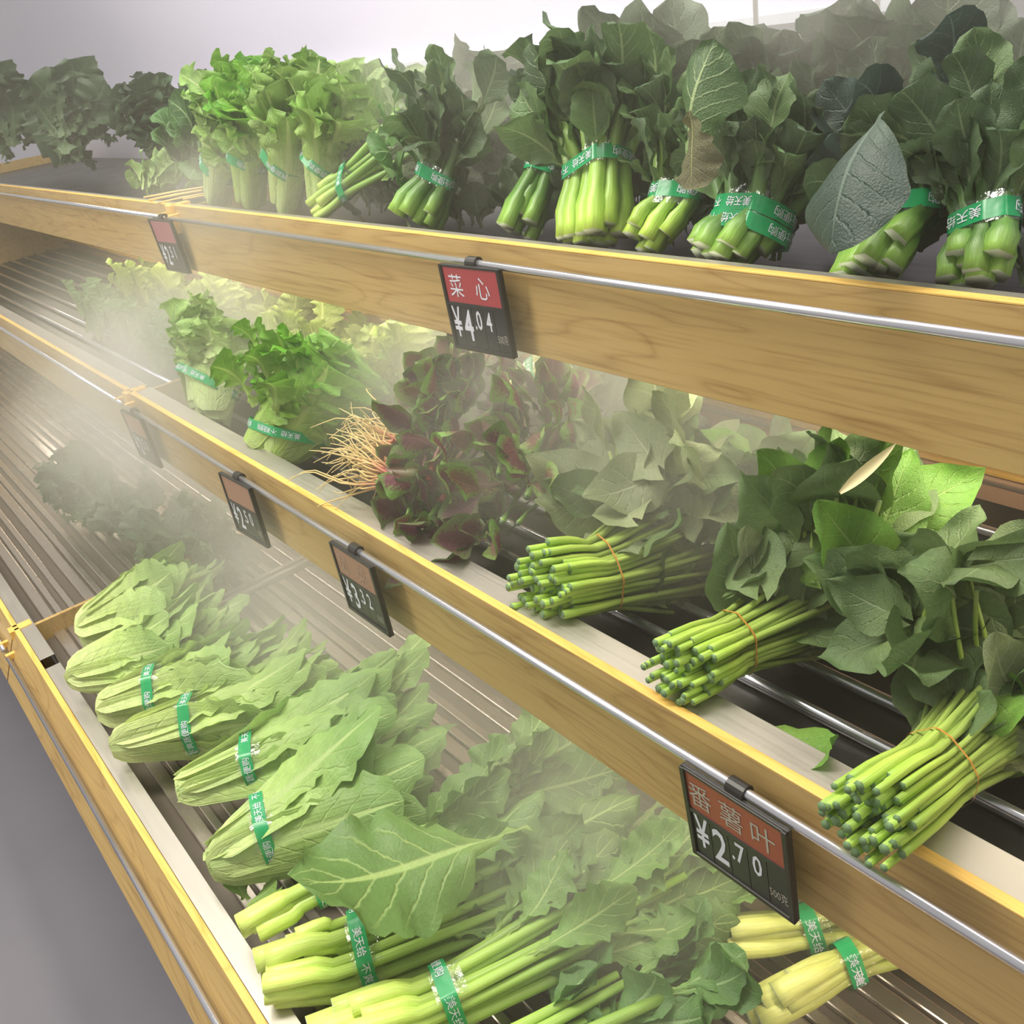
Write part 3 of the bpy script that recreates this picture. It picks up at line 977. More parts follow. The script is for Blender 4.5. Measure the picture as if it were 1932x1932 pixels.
BUNCHES = [
    dict(kind='lettuce', label='pale lettuce bundle with frilly outer leaf, first of the taped lettuces from the shelf joint', base=(-1.8539, 0.085, 0.016), tape=(-1.8127, 0.0947, 0.0758), tip=(-1.6777, 0.15, 0.1631), rb=0.0459, rt=0.0388, band=True, hue='pale'),
    dict(kind='lettuce', label='vivid green lettuce bundle, tallest of the taped lettuces, standing on the upper shelf', base=(-1.7033, 0.085, 0.0139), tape=(-1.6864, 0.0981, 0.0869), tip=(-1.6172, 0.16, 0.2085), rb=0.0431, rt=0.0385, band=True, hue='vivid'),
    dict(kind='lettuce', label='taped lettuce bundle with one broad pale rib leaning right above the band, upper shelf', base=(-1.5638, 0.085, 0.0124), tape=(-1.5398, 0.0994, 0.0832), tip=(-1.4416, 0.17, 0.1745), rb=0.0476, rt=0.0429, band=True, hue='mid'),
    dict(kind='lettuce', label='taped lettuce bundle beside the tipped pale stems on the upper shelf', base=(-1.4496, 0.09, 0.011), tape=(-1.4438, 0.1103, 0.076), tip=(-1.3597, 0.2, 0.1472), rb=0.0351, rt=0.0329, band=True, hue='mid'),
    dict(kind='celery', label='tipped bundle of pale cut stems with a slanting glossy green band, upper shelf', base=(-1.3881, 0.075, 0.0331), tape=(-1.3499, 0.0994, 0.0542), tip=(-1.2365, 0.17, 0.1168), rb=0.0321, rt=0.0284, band=True),
    dict(kind='choy', label='dark leafed choy sum bundle standing alone, thick splayed stalks, upper shelf', base=(-1.1341, 0.075, 0.0202), tape=(-1.1168, 0.1111, 0.0655), tip=(-1.1063, 0.17, 0.1969), rb=0.0589, rt=0.0416, band=True, n=12, dark=1),
    dict(kind='choy', label='small choy sum bundle with four splayed pale stalks and a grey green band', base=(-0.9236, 0.08, 0.0184), tape=(-0.9295, 0.1331, 0.0712), tip=(-0.9522, 0.2, 0.1591), rb=0.0383, rt=0.0286, band=True, n=8, dark=1),
    dict(kind='choy', label='broad choy sum bundle with the band peaked over its middle stalk', base=(-0.7846, 0.075, 0.0208), tape=(-0.8053, 0.1111, 0.0786), tip=(-0.8569, 0.17, 0.196), rb=0.0503, rt=0.0472, band=True, n=17, dark=0),
    dict(kind='choy', label='choy sum bundle with clear film and one large upright veined leaf', base=(-0.7029, 0.075, 0.018), tape=(-0.695, 0.1125, 0.0533), tip=(-0.7153, 0.17, 0.1685), rb=0.0368, rt=0.0367, band=True, n=12, dark=0),
    dict(kind='choy', label='choy sum bundle with a doubled green band and a curled purplish leaf in front', base=(-0.6003, 0.07, 0.0152), tape=(-0.5942, 0.105, 0.0418), tip=(-0.6145, 0.17, 0.1419), rb=0.0459, rt=0.0445, band=True, n=17, dark=1),
    dict(kind='choy', label='choy sum bundle with large grey green leaf hanging over its band', base=(-0.4528, 0.07, 0.0216), tape=(-0.4514, 0.114, 0.0484), tip=(-0.514, 0.17, 0.1534), rb=0.0354, rt=0.0324, band=True, n=11, dark=2),
    dict(kind='choy', label='choy sum bundle past the hanging grey green leaf, near end of upper shelf', base=(-0.3654, 0.07, 0.0211), tape=(-0.3743, 0.0972, 0.0482), tip=(-0.4254, 0.17, 0.1515), rb=0.0325, rt=0.0297, band=True, n=11, dark=1),
    dict(kind='dome', label='pale green leafy bunch lying low at the shelf joint, left section of upper shelf', base=(-2.273, 0.1, 0.0105), tape=(-2.2898, 0.121, 0.0356), tip=(-2.3209, 0.16, 0.0824), rb=0.0611, rt=0.0591, band=False, leaf='choyleaf_pale', nl=30),
    dict(kind='dome', label='dark curly bunch towering at the far end of the upper shelf', base=(-2.444, 0.2, 0.0255), tape=(-2.4401, 0.228, 0.0987), tip=(-2.4329, 0.28, 0.2346), rb=0.0837, rt=0.0779, band=False, leaf='dark', nl=60),
    dict(kind='dome', label='mid green bunch with one bright blade, left section of upper shelf', base=(-2.1716, 0.14, 0.0211), tape=(-2.1191, 0.161, 0.0665), tip=(-2.0215, 0.2, 0.1508), rb=0.0548, rt=0.0502, band=False, leaf='choyleaf_mid', nl=30),
    dict(kind='dome', label='dull dark bunch behind the vivid green lettuce, upper shelf', base=(-2.2095, 0.26, 0.0163), tape=(-2.1968, 0.281, 0.0854), tip=(-2.1731, 0.32, 0.2136), rb=0.0619, rt=0.0564, band=False, leaf='dark', nl=34),
    dict(kind='dome', label='dark leafy bunch on the left section of the upper shelf, next to the curly one', base=(-3.0561, 0.15, 0.0697), tape=(-3.1121, 0.1955, 0.1377), tip=(-3.2159, 0.28, 0.264), rb=0.0896, rt=0.0877, band=False, leaf='dark', nl=30, group='dark bunches beyond the curly one'),
    dict(kind='dome', label='dark leafy bunch on the left section of the upper shelf, well beyond the curly one', base=(-3.7963, 0.15, 0.0662), tape=(-3.8326, 0.1955, 0.1479), tip=(-3.8999, 0.28, 0.2997), rb=0.1078, rt=0.1046, band=False, leaf='dark', nl=30, group='dark bunches beyond the curly one'),
    dict(kind='dome', label='hazy second row lettuce, behind the lettuce with the broad pale rib', base=(-1.7657, 0.26, 0.0236), tape=(-1.7706, 0.288, 0.0845), tip=(-1.7797, 0.34, 0.1976), rb=0.0625, rt=0.0601, band=False, leaf='lettuce_pale', nl=26, group='hazy lettuces behind the taped ones'),
    dict(kind='dome', label='hazy second row lettuce, behind the tipped pale stalks', base=(-1.6009, 0.26, 0.0264), tape=(-1.6075, 0.288, 0.0875), tip=(-1.6199, 0.34, 0.2009), rb=0.0583, rt=0.0561, band=False, leaf='lettuce_pale', nl=26, group='hazy lettuces behind the taped ones'),
    dict(kind='dome', label='hazy second row lettuce, left of the lone dark choy sum', base=(-1.4401, 0.26, 0.029), tape=(-1.4506, 0.288, 0.0844), tip=(-1.4702, 0.34, 0.1872), rb=0.0542, rt=0.0523, band=False, leaf='lettuce_pale', nl=26, group='hazy lettuces behind the taped ones'),
    dict(kind='dome', label='hazy second row lettuce, low beside the tipped pale stalks', base=(-1.6009, 0.26, 0.0264), tape=(-1.619, 0.288, 0.062), tip=(-1.6527, 0.34, 0.1283), rb=0.0583, rt=0.0568, band=False, leaf='lettuce_pale', nl=26, group='hazy lettuces behind the taped ones'),
    dict(kind='dome', label='hazy second row lettuce, low against the lone dark choy sum', base=(-1.4236, 0.26, 0.0293), tape=(-1.4438, 0.288, 0.059), tip=(-1.4813, 0.34, 0.1142), rb=0.0538, rt=0.0525, band=False, leaf='lettuce_pale', nl=26, group='hazy lettuces behind the taped ones'),
    dict(kind='dome', label='hazy back row choy sum, behind the lone dark choy sum', base=(-1.2442, 0.22, 0.0296), tape=(-1.2708, 0.255, 0.0695), tip=(-1.3202, 0.32, 0.1435), rb=0.0626, rt=0.0595, band=False, leaf='choyleaf_grey', nl=26, group='choy sum in the back row'),
    dict(kind='dome', label='hazy back row choy sum, single tall leaf above the gap in the front row', base=(-1.1452, 0.22, 0.0319), tape=(-1.1649, 0.255, 0.0946), tip=(-1.2014, 0.32, 0.2111), rb=0.0594, rt=0.0558, band=False, leaf='choyleaf_grey', nl=26, group='choy sum in the back row'),
    dict(kind='dome', label='hazy back row choy sum, behind the small four stalk choy sum', base=(-1.0449, 0.22, 0.0341), tape=(-1.0693, 0.255, 0.0763), tip=(-1.1147, 0.32, 0.1546), rb=0.056, rt=0.0532, band=False, leaf='choyleaf_grey', nl=26, group='choy sum in the back row'),
    dict(kind='dome', label='hazy back row choy sum, behind the broad choy sum', base=(-0.9501, 0.22, 0.0363), tape=(-0.9724, 0.255, 0.0866), tip=(-1.0136, 0.32, 0.1802), rb=0.0529, rt=0.05, band=False, leaf='choyleaf_grey', nl=26, group='choy sum in the back row'),
    dict(kind='dome', label='hazy back row choy sum, behind the gap beside the broad choy sum', base=(-0.8654, 0.22, 0.0382), tape=(-0.8866, 0.255, 0.0938), tip=(-0.9258, 0.32, 0.1971), rb=0.0501, rt=0.0473, band=False, leaf='choyleaf_grey', nl=26, group='choy sum in the back row'),
    dict(kind='dome', label='hazy back row choy sum, above the choy sum with the upright veined leaf', base=(-0.7893, 0.22, 0.0399), tape=(-0.8105, 0.255, 0.0926), tip=(-0.8499, 0.32, 0.1904), rb=0.0476, rt=0.045, band=False, leaf='choyleaf_grey', nl=26, group='choy sum in the back row'),
    dict(kind='dome', label='hazy back row choy sum, behind the rod', base=(-0.7204, 0.22, 0.0414), tape=(-0.7422, 0.255, 0.0803), tip=(-0.7827, 0.32, 0.1524), rb=0.0453, rt=0.0431, band=False, leaf='choyleaf_grey', nl=26, group='choy sum in the back row'),
    dict(kind='dome', label='hazy back row choy sum, tall, above the double banded choy sum', base=(-0.6512, 0.22, 0.043), tape=(-0.6718, 0.255, 0.0972), tip=(-0.7099, 0.32, 0.198), rb=0.043, rt=0.0406, band=False, leaf='choyleaf_grey', nl=26, group='choy sum in the back row'),
    dict(kind='dome', label='hazy back row choy sum, beside the tallest', base=(-0.5887, 0.22, 0.0444), tape=(-0.609, 0.255, 0.0884), tip=(-0.6466, 0.32, 0.1701), rb=0.041, rt=0.0389, band=False, leaf='choyleaf_grey', nl=26, group='choy sum in the back row'),
    dict(kind='dome', label='hazy back row choy sum, above the hanging grey green leaf', base=(-0.5373, 0.22, 0.0455), tape=(-0.5572, 0.255, 0.0932), tip=(-0.5941, 0.32, 0.1817), rb=0.0393, rt=0.0372, band=False, leaf='choyleaf_grey', nl=26, group='choy sum in the back row'),
    dict(kind='dome', label='hazy back row choy sum, past the hanging grey green leaf', base=(-0.4851, 0.22, 0.0467), tape=(-0.5044, 0.255, 0.0921), tip=(-0.5403, 0.32, 0.1764), rb=0.0375, rt=0.0356, band=False, leaf='choyleaf_grey', nl=26, group='choy sum in the back row'),
    dict(kind='dome', label='hazy back row choy sum, nearest end', base=(-0.4372, 0.22, 0.0478), tape=(-0.4558, 0.255, 0.0896), tip=(-0.4904, 0.32, 0.1672), rb=0.0359, rt=0.0342, band=False, leaf='choyleaf_grey', nl=26, group='choy sum in the back row'),
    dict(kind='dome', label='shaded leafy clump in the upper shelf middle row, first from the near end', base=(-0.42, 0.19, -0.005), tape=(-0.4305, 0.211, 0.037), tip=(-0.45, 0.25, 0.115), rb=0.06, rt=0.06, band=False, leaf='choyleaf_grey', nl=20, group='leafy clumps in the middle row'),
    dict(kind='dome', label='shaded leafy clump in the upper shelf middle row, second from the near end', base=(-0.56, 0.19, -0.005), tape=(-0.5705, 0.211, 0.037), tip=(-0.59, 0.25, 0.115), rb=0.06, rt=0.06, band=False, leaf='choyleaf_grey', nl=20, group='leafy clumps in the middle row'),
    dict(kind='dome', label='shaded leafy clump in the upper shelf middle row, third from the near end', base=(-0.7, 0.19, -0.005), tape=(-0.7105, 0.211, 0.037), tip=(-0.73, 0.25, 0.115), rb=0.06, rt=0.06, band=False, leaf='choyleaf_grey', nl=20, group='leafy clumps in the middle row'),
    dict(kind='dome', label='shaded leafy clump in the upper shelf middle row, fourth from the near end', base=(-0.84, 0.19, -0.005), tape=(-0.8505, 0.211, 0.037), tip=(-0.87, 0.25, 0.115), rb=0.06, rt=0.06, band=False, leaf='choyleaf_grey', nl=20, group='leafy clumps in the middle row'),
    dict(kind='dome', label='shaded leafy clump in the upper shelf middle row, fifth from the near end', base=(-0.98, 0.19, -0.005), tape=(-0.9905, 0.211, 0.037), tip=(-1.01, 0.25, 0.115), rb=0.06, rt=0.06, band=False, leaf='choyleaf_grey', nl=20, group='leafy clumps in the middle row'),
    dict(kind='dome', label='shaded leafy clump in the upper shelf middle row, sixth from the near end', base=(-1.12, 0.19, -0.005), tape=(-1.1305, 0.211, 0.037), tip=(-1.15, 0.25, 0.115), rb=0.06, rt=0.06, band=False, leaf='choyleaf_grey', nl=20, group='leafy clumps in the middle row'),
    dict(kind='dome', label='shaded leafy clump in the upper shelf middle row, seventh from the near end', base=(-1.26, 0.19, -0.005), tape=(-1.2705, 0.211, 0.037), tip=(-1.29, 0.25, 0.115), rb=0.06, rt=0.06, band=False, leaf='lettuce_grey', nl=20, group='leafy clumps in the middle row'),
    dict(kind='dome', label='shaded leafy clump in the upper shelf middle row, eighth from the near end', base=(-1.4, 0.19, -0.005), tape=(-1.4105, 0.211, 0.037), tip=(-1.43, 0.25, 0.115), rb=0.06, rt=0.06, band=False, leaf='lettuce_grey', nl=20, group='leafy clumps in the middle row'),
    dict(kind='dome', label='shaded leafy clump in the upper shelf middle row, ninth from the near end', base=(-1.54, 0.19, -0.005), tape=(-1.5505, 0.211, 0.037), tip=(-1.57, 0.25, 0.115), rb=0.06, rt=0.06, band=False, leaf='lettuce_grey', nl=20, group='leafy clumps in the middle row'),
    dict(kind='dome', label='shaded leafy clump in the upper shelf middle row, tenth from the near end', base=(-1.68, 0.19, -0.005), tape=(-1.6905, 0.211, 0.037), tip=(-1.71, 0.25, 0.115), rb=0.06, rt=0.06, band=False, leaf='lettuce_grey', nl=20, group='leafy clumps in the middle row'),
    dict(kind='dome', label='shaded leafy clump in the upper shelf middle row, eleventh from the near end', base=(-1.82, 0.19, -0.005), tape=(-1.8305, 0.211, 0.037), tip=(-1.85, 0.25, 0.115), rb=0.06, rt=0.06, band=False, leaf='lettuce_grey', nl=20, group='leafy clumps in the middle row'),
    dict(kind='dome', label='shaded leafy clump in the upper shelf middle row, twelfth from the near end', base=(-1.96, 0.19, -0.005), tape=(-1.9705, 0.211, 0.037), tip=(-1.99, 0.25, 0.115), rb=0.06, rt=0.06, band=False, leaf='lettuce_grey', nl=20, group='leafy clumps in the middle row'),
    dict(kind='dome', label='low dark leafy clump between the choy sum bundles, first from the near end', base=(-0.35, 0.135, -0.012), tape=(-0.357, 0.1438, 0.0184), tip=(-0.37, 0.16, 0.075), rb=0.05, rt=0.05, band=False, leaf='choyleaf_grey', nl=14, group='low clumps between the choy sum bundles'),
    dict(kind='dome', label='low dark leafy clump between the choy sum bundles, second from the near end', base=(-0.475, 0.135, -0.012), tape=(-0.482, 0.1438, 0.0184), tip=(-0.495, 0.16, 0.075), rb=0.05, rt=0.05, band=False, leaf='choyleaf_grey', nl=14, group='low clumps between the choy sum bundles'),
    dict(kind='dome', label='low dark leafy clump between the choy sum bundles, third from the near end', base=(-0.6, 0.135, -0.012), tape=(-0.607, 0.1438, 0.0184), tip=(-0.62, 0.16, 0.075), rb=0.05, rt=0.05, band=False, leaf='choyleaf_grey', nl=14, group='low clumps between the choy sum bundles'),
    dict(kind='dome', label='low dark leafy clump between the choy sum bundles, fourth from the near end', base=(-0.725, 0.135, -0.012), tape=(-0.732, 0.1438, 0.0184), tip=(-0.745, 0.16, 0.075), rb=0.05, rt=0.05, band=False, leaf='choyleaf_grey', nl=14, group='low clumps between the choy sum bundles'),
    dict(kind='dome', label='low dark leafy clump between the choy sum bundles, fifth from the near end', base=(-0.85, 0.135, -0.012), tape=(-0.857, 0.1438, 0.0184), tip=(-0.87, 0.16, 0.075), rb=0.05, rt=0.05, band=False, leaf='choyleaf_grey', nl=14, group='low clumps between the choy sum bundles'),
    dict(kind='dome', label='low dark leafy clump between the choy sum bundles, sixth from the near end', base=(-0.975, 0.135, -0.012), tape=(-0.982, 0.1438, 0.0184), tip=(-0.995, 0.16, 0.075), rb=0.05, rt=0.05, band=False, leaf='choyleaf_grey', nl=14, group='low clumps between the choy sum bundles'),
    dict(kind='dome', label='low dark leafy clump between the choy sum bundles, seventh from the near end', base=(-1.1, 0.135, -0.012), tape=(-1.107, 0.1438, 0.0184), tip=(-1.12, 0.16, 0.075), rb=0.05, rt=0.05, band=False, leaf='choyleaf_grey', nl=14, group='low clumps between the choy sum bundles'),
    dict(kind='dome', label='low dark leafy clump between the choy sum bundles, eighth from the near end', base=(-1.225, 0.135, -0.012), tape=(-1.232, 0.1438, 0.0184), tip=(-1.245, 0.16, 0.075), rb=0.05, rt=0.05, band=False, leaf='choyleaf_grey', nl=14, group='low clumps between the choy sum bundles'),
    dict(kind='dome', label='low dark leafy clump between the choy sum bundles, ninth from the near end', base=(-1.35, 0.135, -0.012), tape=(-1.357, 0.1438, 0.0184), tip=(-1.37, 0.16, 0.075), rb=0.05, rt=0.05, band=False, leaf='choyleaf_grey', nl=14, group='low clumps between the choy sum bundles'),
    dict(kind='lettuce', label='hazy lettuce bundle lying at the joint end of the middle shelf', base=(-1.6878, -0.11, -0.3174), tape=(-1.7062, -0.0808, -0.2665), tip=(-1.6973, 0.03, -0.1878), rb=0.0693, rt=0.0675, band=True, hue='pale'),
    dict(kind='lettuce', label='lettuce bundle with bright frilled edge and green band, middle shelf', base=(-1.3928, -0.115, -0.3144), tape=(-1.384, -0.0824, -0.2856), tip=(-1.4096, -0.01, -0.1319), rb=0.0789, rt=0.0804, band=True, hue='vivid'),
    dict(kind='dome', label='yellow green lettuce under the upper board, first from price tag 4.04', base=(-1.3, 0.085, -0.345), tape=(-1.3105, 0.1113, -0.289), tip=(-1.33, 0.16, -0.185), rb=0.09, rt=0.09, band=False, leaf='lettuce_yellow', nl=22, group='yellow green lettuces under the upper board'),
    dict(kind='dome', label='yellow green lettuce under the upper board, second from price tag 4.04', base=(-1.47, 0.085, -0.345), tape=(-1.4805, 0.1113, -0.289), tip=(-1.5, 0.16, -0.185), rb=0.09, rt=0.09, band=False, leaf='lettuce_yellow', nl=22, group='yellow green lettuces under the upper board'),
    dict(kind='dome', label='yellow green lettuce under the upper board, third from price tag 4.04', base=(-1.64, 0.085, -0.345), tape=(-1.6505, 0.1113, -0.289), tip=(-1.67, 0.16, -0.185), rb=0.09, rt=0.09, band=False, leaf='lettuce_yellow', nl=22, group='yellow green lettuces under the upper board'),
    dict(kind='dome', label='yellow green lettuce under the upper board, fourth from price tag 4.04', base=(-1.81, 0.085, -0.345), tape=(-1.8205, 0.1113, -0.289), tip=(-1.84, 0.16, -0.185), rb=0.09, rt=0.09, band=False, leaf='lettuce_yellow', nl=22, group='yellow green lettuces under the upper board'),
    dict(kind='dome', label='yellow green lettuce under the upper board, fifth from price tag 4.04', base=(-1.98, 0.085, -0.345), tape=(-1.9905, 0.1113, -0.289), tip=(-2.01, 0.16, -0.185), rb=0.09, rt=0.09, band=False, leaf='lettuce_yellow', nl=22, group='yellow green lettuces under the upper board'),
    dict(kind='dome', label='yellow green lettuce under the upper board, sixth from price tag 4.04', base=(-2.15, 0.085, -0.345), tape=(-2.1605, 0.1113, -0.289), tip=(-2.18, 0.16, -0.185), rb=0.09, rt=0.09, band=False, leaf='lettuce_yellow', nl=22, group='yellow green lettuces under the upper board'),
    dict(kind='dome', label='yellow green lettuce under the upper board, seventh from price tag 4.04', base=(-2.32, 0.085, -0.345), tape=(-2.3305, 0.1113, -0.289), tip=(-2.35, 0.16, -0.185), rb=0.09, rt=0.09, band=False, leaf='lettuce_yellow', nl=22, group='yellow green lettuces under the upper board'),
    dict(kind='dome', label='yellow green lettuce under the upper board, eighth from price tag 4.04', base=(-2.49, 0.085, -0.345), tape=(-2.5005, 0.1113, -0.289), tip=(-2.52, 0.16, -0.185), rb=0.09, rt=0.09, band=False, leaf='lettuce_yellow', nl=22, group='yellow green lettuces under the upper board'),
    dict(kind='dome', label='yellow green lettuce under the upper board, ninth from price tag 4.04', base=(-2.66, 0.085, -0.345), tape=(-2.6705, 0.1113, -0.289), tip=(-2.69, 0.16, -0.185), rb=0.09, rt=0.09, band=False, leaf='lettuce_yellow', nl=22, group='yellow green lettuces under the upper board'),
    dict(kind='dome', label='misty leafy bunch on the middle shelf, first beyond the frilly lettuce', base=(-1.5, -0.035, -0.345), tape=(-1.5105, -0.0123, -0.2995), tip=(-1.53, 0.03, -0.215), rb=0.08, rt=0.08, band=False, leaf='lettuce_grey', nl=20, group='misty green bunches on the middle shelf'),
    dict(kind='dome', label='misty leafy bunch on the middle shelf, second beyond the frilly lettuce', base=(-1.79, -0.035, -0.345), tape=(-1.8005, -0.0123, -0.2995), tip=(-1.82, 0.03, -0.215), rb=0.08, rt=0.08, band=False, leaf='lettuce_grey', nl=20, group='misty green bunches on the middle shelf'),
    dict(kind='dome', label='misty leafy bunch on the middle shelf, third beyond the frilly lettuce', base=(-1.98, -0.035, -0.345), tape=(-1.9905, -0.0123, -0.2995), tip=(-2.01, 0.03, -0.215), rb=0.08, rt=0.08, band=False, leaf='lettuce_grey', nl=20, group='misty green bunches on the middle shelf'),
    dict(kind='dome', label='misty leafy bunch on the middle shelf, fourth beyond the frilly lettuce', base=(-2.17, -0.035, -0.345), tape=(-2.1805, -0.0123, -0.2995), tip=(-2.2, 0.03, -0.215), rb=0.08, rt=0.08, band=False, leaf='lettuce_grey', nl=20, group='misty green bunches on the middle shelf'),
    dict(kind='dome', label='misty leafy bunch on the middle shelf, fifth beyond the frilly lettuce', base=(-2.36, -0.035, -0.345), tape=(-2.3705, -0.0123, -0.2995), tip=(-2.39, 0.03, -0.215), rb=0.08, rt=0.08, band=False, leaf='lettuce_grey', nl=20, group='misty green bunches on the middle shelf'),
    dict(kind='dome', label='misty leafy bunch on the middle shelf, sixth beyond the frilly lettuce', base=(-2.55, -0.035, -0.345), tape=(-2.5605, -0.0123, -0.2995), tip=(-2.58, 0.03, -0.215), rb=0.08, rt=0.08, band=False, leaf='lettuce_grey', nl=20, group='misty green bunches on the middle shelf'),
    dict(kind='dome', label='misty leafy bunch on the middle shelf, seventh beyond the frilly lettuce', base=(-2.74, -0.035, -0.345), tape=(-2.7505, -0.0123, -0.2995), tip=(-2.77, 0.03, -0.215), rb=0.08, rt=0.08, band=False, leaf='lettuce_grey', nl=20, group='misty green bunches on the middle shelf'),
    dict(kind='dome', label='bright spoon leafed greens standing behind the red amaranth, nearer the banded lettuce', base=(-1.3954, 0.12, -0.3058), tape=(-1.4314, 0.148, -0.2839), tip=(-1.4983, 0.2, -0.2434), rb=0.0559, rt=0.0551, band=False, leaf='choyleaf_bright', nl=22),
    dict(kind='dome', label='bright spoon leafed greens standing behind the red amaranth, nearer the price tag', base=(-1.2742, 0.12, -0.2676), tape=(-1.3089, 0.148, -0.2477), tip=(-1.3734, 0.2, -0.2107), rb=0.0523, rt=0.0516, band=False, leaf='choyleaf_bright', nl=22),
    dict(kind='amaranth', label='red amaranth bunch with straw coloured roots trailing over the board', base=(-0.9397, -0.1, -0.2544), tape=(-0.9631, -0.0545, -0.2281), tip=(-1.0065, 0.03, -0.1793), rb=0.029, rt=0.0435, band=False, nl=72, roots=1),
    dict(kind='amaranth', label='red amaranth bunch drooping over the steel lip beside the rooted one', base=(-0.9383, -0.12, -0.3003), tape=(-0.9524, -0.085, -0.291), tip=(-0.9786, -0.02, -0.2736), rb=0.039, rt=0.0563, band=False, nl=52, roots=0),
    dict(kind='amaranth', label='red amaranth bunch standing behind, nearest the potato leaves', base=(-0.8352, -0.03, -0.2369), tape=(-0.8572, 0.0015, -0.228), tip=(-0.8982, 0.06, -0.2115), rb=0.0431, rt=0.0473, band=False, nl=56, roots=0),
    dict(kind='amaranth', label='tall red amaranth tops under the price tag reading 4.04', base=(-1.1165, 0.1, -0.2669), tape=(-1.1258, 0.121, -0.2499), tip=(-1.1431, 0.16, -0.2183), rb=0.0387, rt=0.0389, band=False, nl=26, roots=0),
    dict(kind='amaranth', label='dark amaranth bunch in the mist at the foot of the pile', base=(-0.848, -0.08, -0.296), tape=(-0.8754, -0.052, -0.3048), tip=(-0.9264, 0.0, -0.3211), rb=0.0405, rt=0.0483, band=False, nl=34, roots=0),
    dict(kind='celery', label='yellow green banded stalks in the back row of the middle shelf', base=(-1.008, 0.1, -0.2122), tape=(-0.9972, 0.1228, -0.1939), tip=(-0.9433, 0.2, -0.1601), rb=0.0286, rt=0.0256, band=True, leafy=1),
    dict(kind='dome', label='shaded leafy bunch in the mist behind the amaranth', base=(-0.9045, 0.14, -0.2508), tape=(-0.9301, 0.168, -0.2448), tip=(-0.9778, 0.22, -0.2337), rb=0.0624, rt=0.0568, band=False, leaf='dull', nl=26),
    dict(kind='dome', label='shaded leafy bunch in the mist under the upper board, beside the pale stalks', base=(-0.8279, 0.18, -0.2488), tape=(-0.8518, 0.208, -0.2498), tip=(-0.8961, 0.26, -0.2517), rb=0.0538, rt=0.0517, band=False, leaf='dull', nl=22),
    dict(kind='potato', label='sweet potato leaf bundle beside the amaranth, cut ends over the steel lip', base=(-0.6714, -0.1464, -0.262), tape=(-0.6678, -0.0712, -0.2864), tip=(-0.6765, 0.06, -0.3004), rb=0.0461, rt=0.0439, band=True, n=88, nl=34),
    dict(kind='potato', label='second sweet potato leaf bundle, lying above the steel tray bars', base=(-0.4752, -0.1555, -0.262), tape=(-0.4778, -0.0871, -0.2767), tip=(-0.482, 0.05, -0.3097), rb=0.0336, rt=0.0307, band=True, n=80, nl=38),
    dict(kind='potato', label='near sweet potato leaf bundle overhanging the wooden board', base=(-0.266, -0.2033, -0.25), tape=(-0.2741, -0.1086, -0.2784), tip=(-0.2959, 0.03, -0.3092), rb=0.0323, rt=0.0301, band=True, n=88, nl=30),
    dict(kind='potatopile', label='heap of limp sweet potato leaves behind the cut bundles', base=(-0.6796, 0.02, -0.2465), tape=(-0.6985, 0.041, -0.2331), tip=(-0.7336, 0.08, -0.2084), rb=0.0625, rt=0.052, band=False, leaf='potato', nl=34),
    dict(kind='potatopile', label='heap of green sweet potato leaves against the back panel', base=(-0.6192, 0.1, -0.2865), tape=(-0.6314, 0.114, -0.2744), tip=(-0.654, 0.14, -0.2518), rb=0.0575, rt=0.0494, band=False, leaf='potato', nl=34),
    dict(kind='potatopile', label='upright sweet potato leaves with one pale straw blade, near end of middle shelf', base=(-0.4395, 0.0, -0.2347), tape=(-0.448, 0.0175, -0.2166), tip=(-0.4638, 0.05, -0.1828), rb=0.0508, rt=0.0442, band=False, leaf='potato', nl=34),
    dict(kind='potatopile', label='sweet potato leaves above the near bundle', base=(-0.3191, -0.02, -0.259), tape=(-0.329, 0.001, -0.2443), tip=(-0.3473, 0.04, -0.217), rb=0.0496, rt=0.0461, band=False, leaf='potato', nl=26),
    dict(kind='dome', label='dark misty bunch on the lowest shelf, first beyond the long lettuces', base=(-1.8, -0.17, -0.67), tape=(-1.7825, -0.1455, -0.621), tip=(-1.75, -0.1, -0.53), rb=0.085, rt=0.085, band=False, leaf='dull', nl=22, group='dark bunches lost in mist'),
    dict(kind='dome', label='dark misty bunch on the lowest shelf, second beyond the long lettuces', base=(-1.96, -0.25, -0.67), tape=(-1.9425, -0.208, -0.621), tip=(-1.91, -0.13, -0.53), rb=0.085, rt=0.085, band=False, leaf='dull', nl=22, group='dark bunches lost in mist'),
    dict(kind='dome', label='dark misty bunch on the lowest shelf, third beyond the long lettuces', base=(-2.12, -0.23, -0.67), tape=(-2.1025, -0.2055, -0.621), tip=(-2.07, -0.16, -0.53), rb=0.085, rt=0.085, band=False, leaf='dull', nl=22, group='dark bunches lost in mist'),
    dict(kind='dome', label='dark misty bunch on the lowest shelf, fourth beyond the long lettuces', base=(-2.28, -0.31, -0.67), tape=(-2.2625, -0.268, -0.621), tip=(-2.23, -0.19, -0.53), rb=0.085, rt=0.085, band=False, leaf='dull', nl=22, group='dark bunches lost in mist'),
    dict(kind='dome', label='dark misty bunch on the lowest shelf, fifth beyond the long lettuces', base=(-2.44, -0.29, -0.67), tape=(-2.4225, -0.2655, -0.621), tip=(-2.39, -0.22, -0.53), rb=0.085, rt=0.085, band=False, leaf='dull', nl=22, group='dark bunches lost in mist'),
    dict(kind='youmai', label='long lettuce bundle farthest along the lowest shelf, lying in mist', base=(-1.7175, -0.4444, -0.62), tape=(-1.6762, -0.3673, -0.6095), tip=(-1.5997, -0.2241, -0.59), rb=0.0672, rt=0.0673, band=False, pale=1),
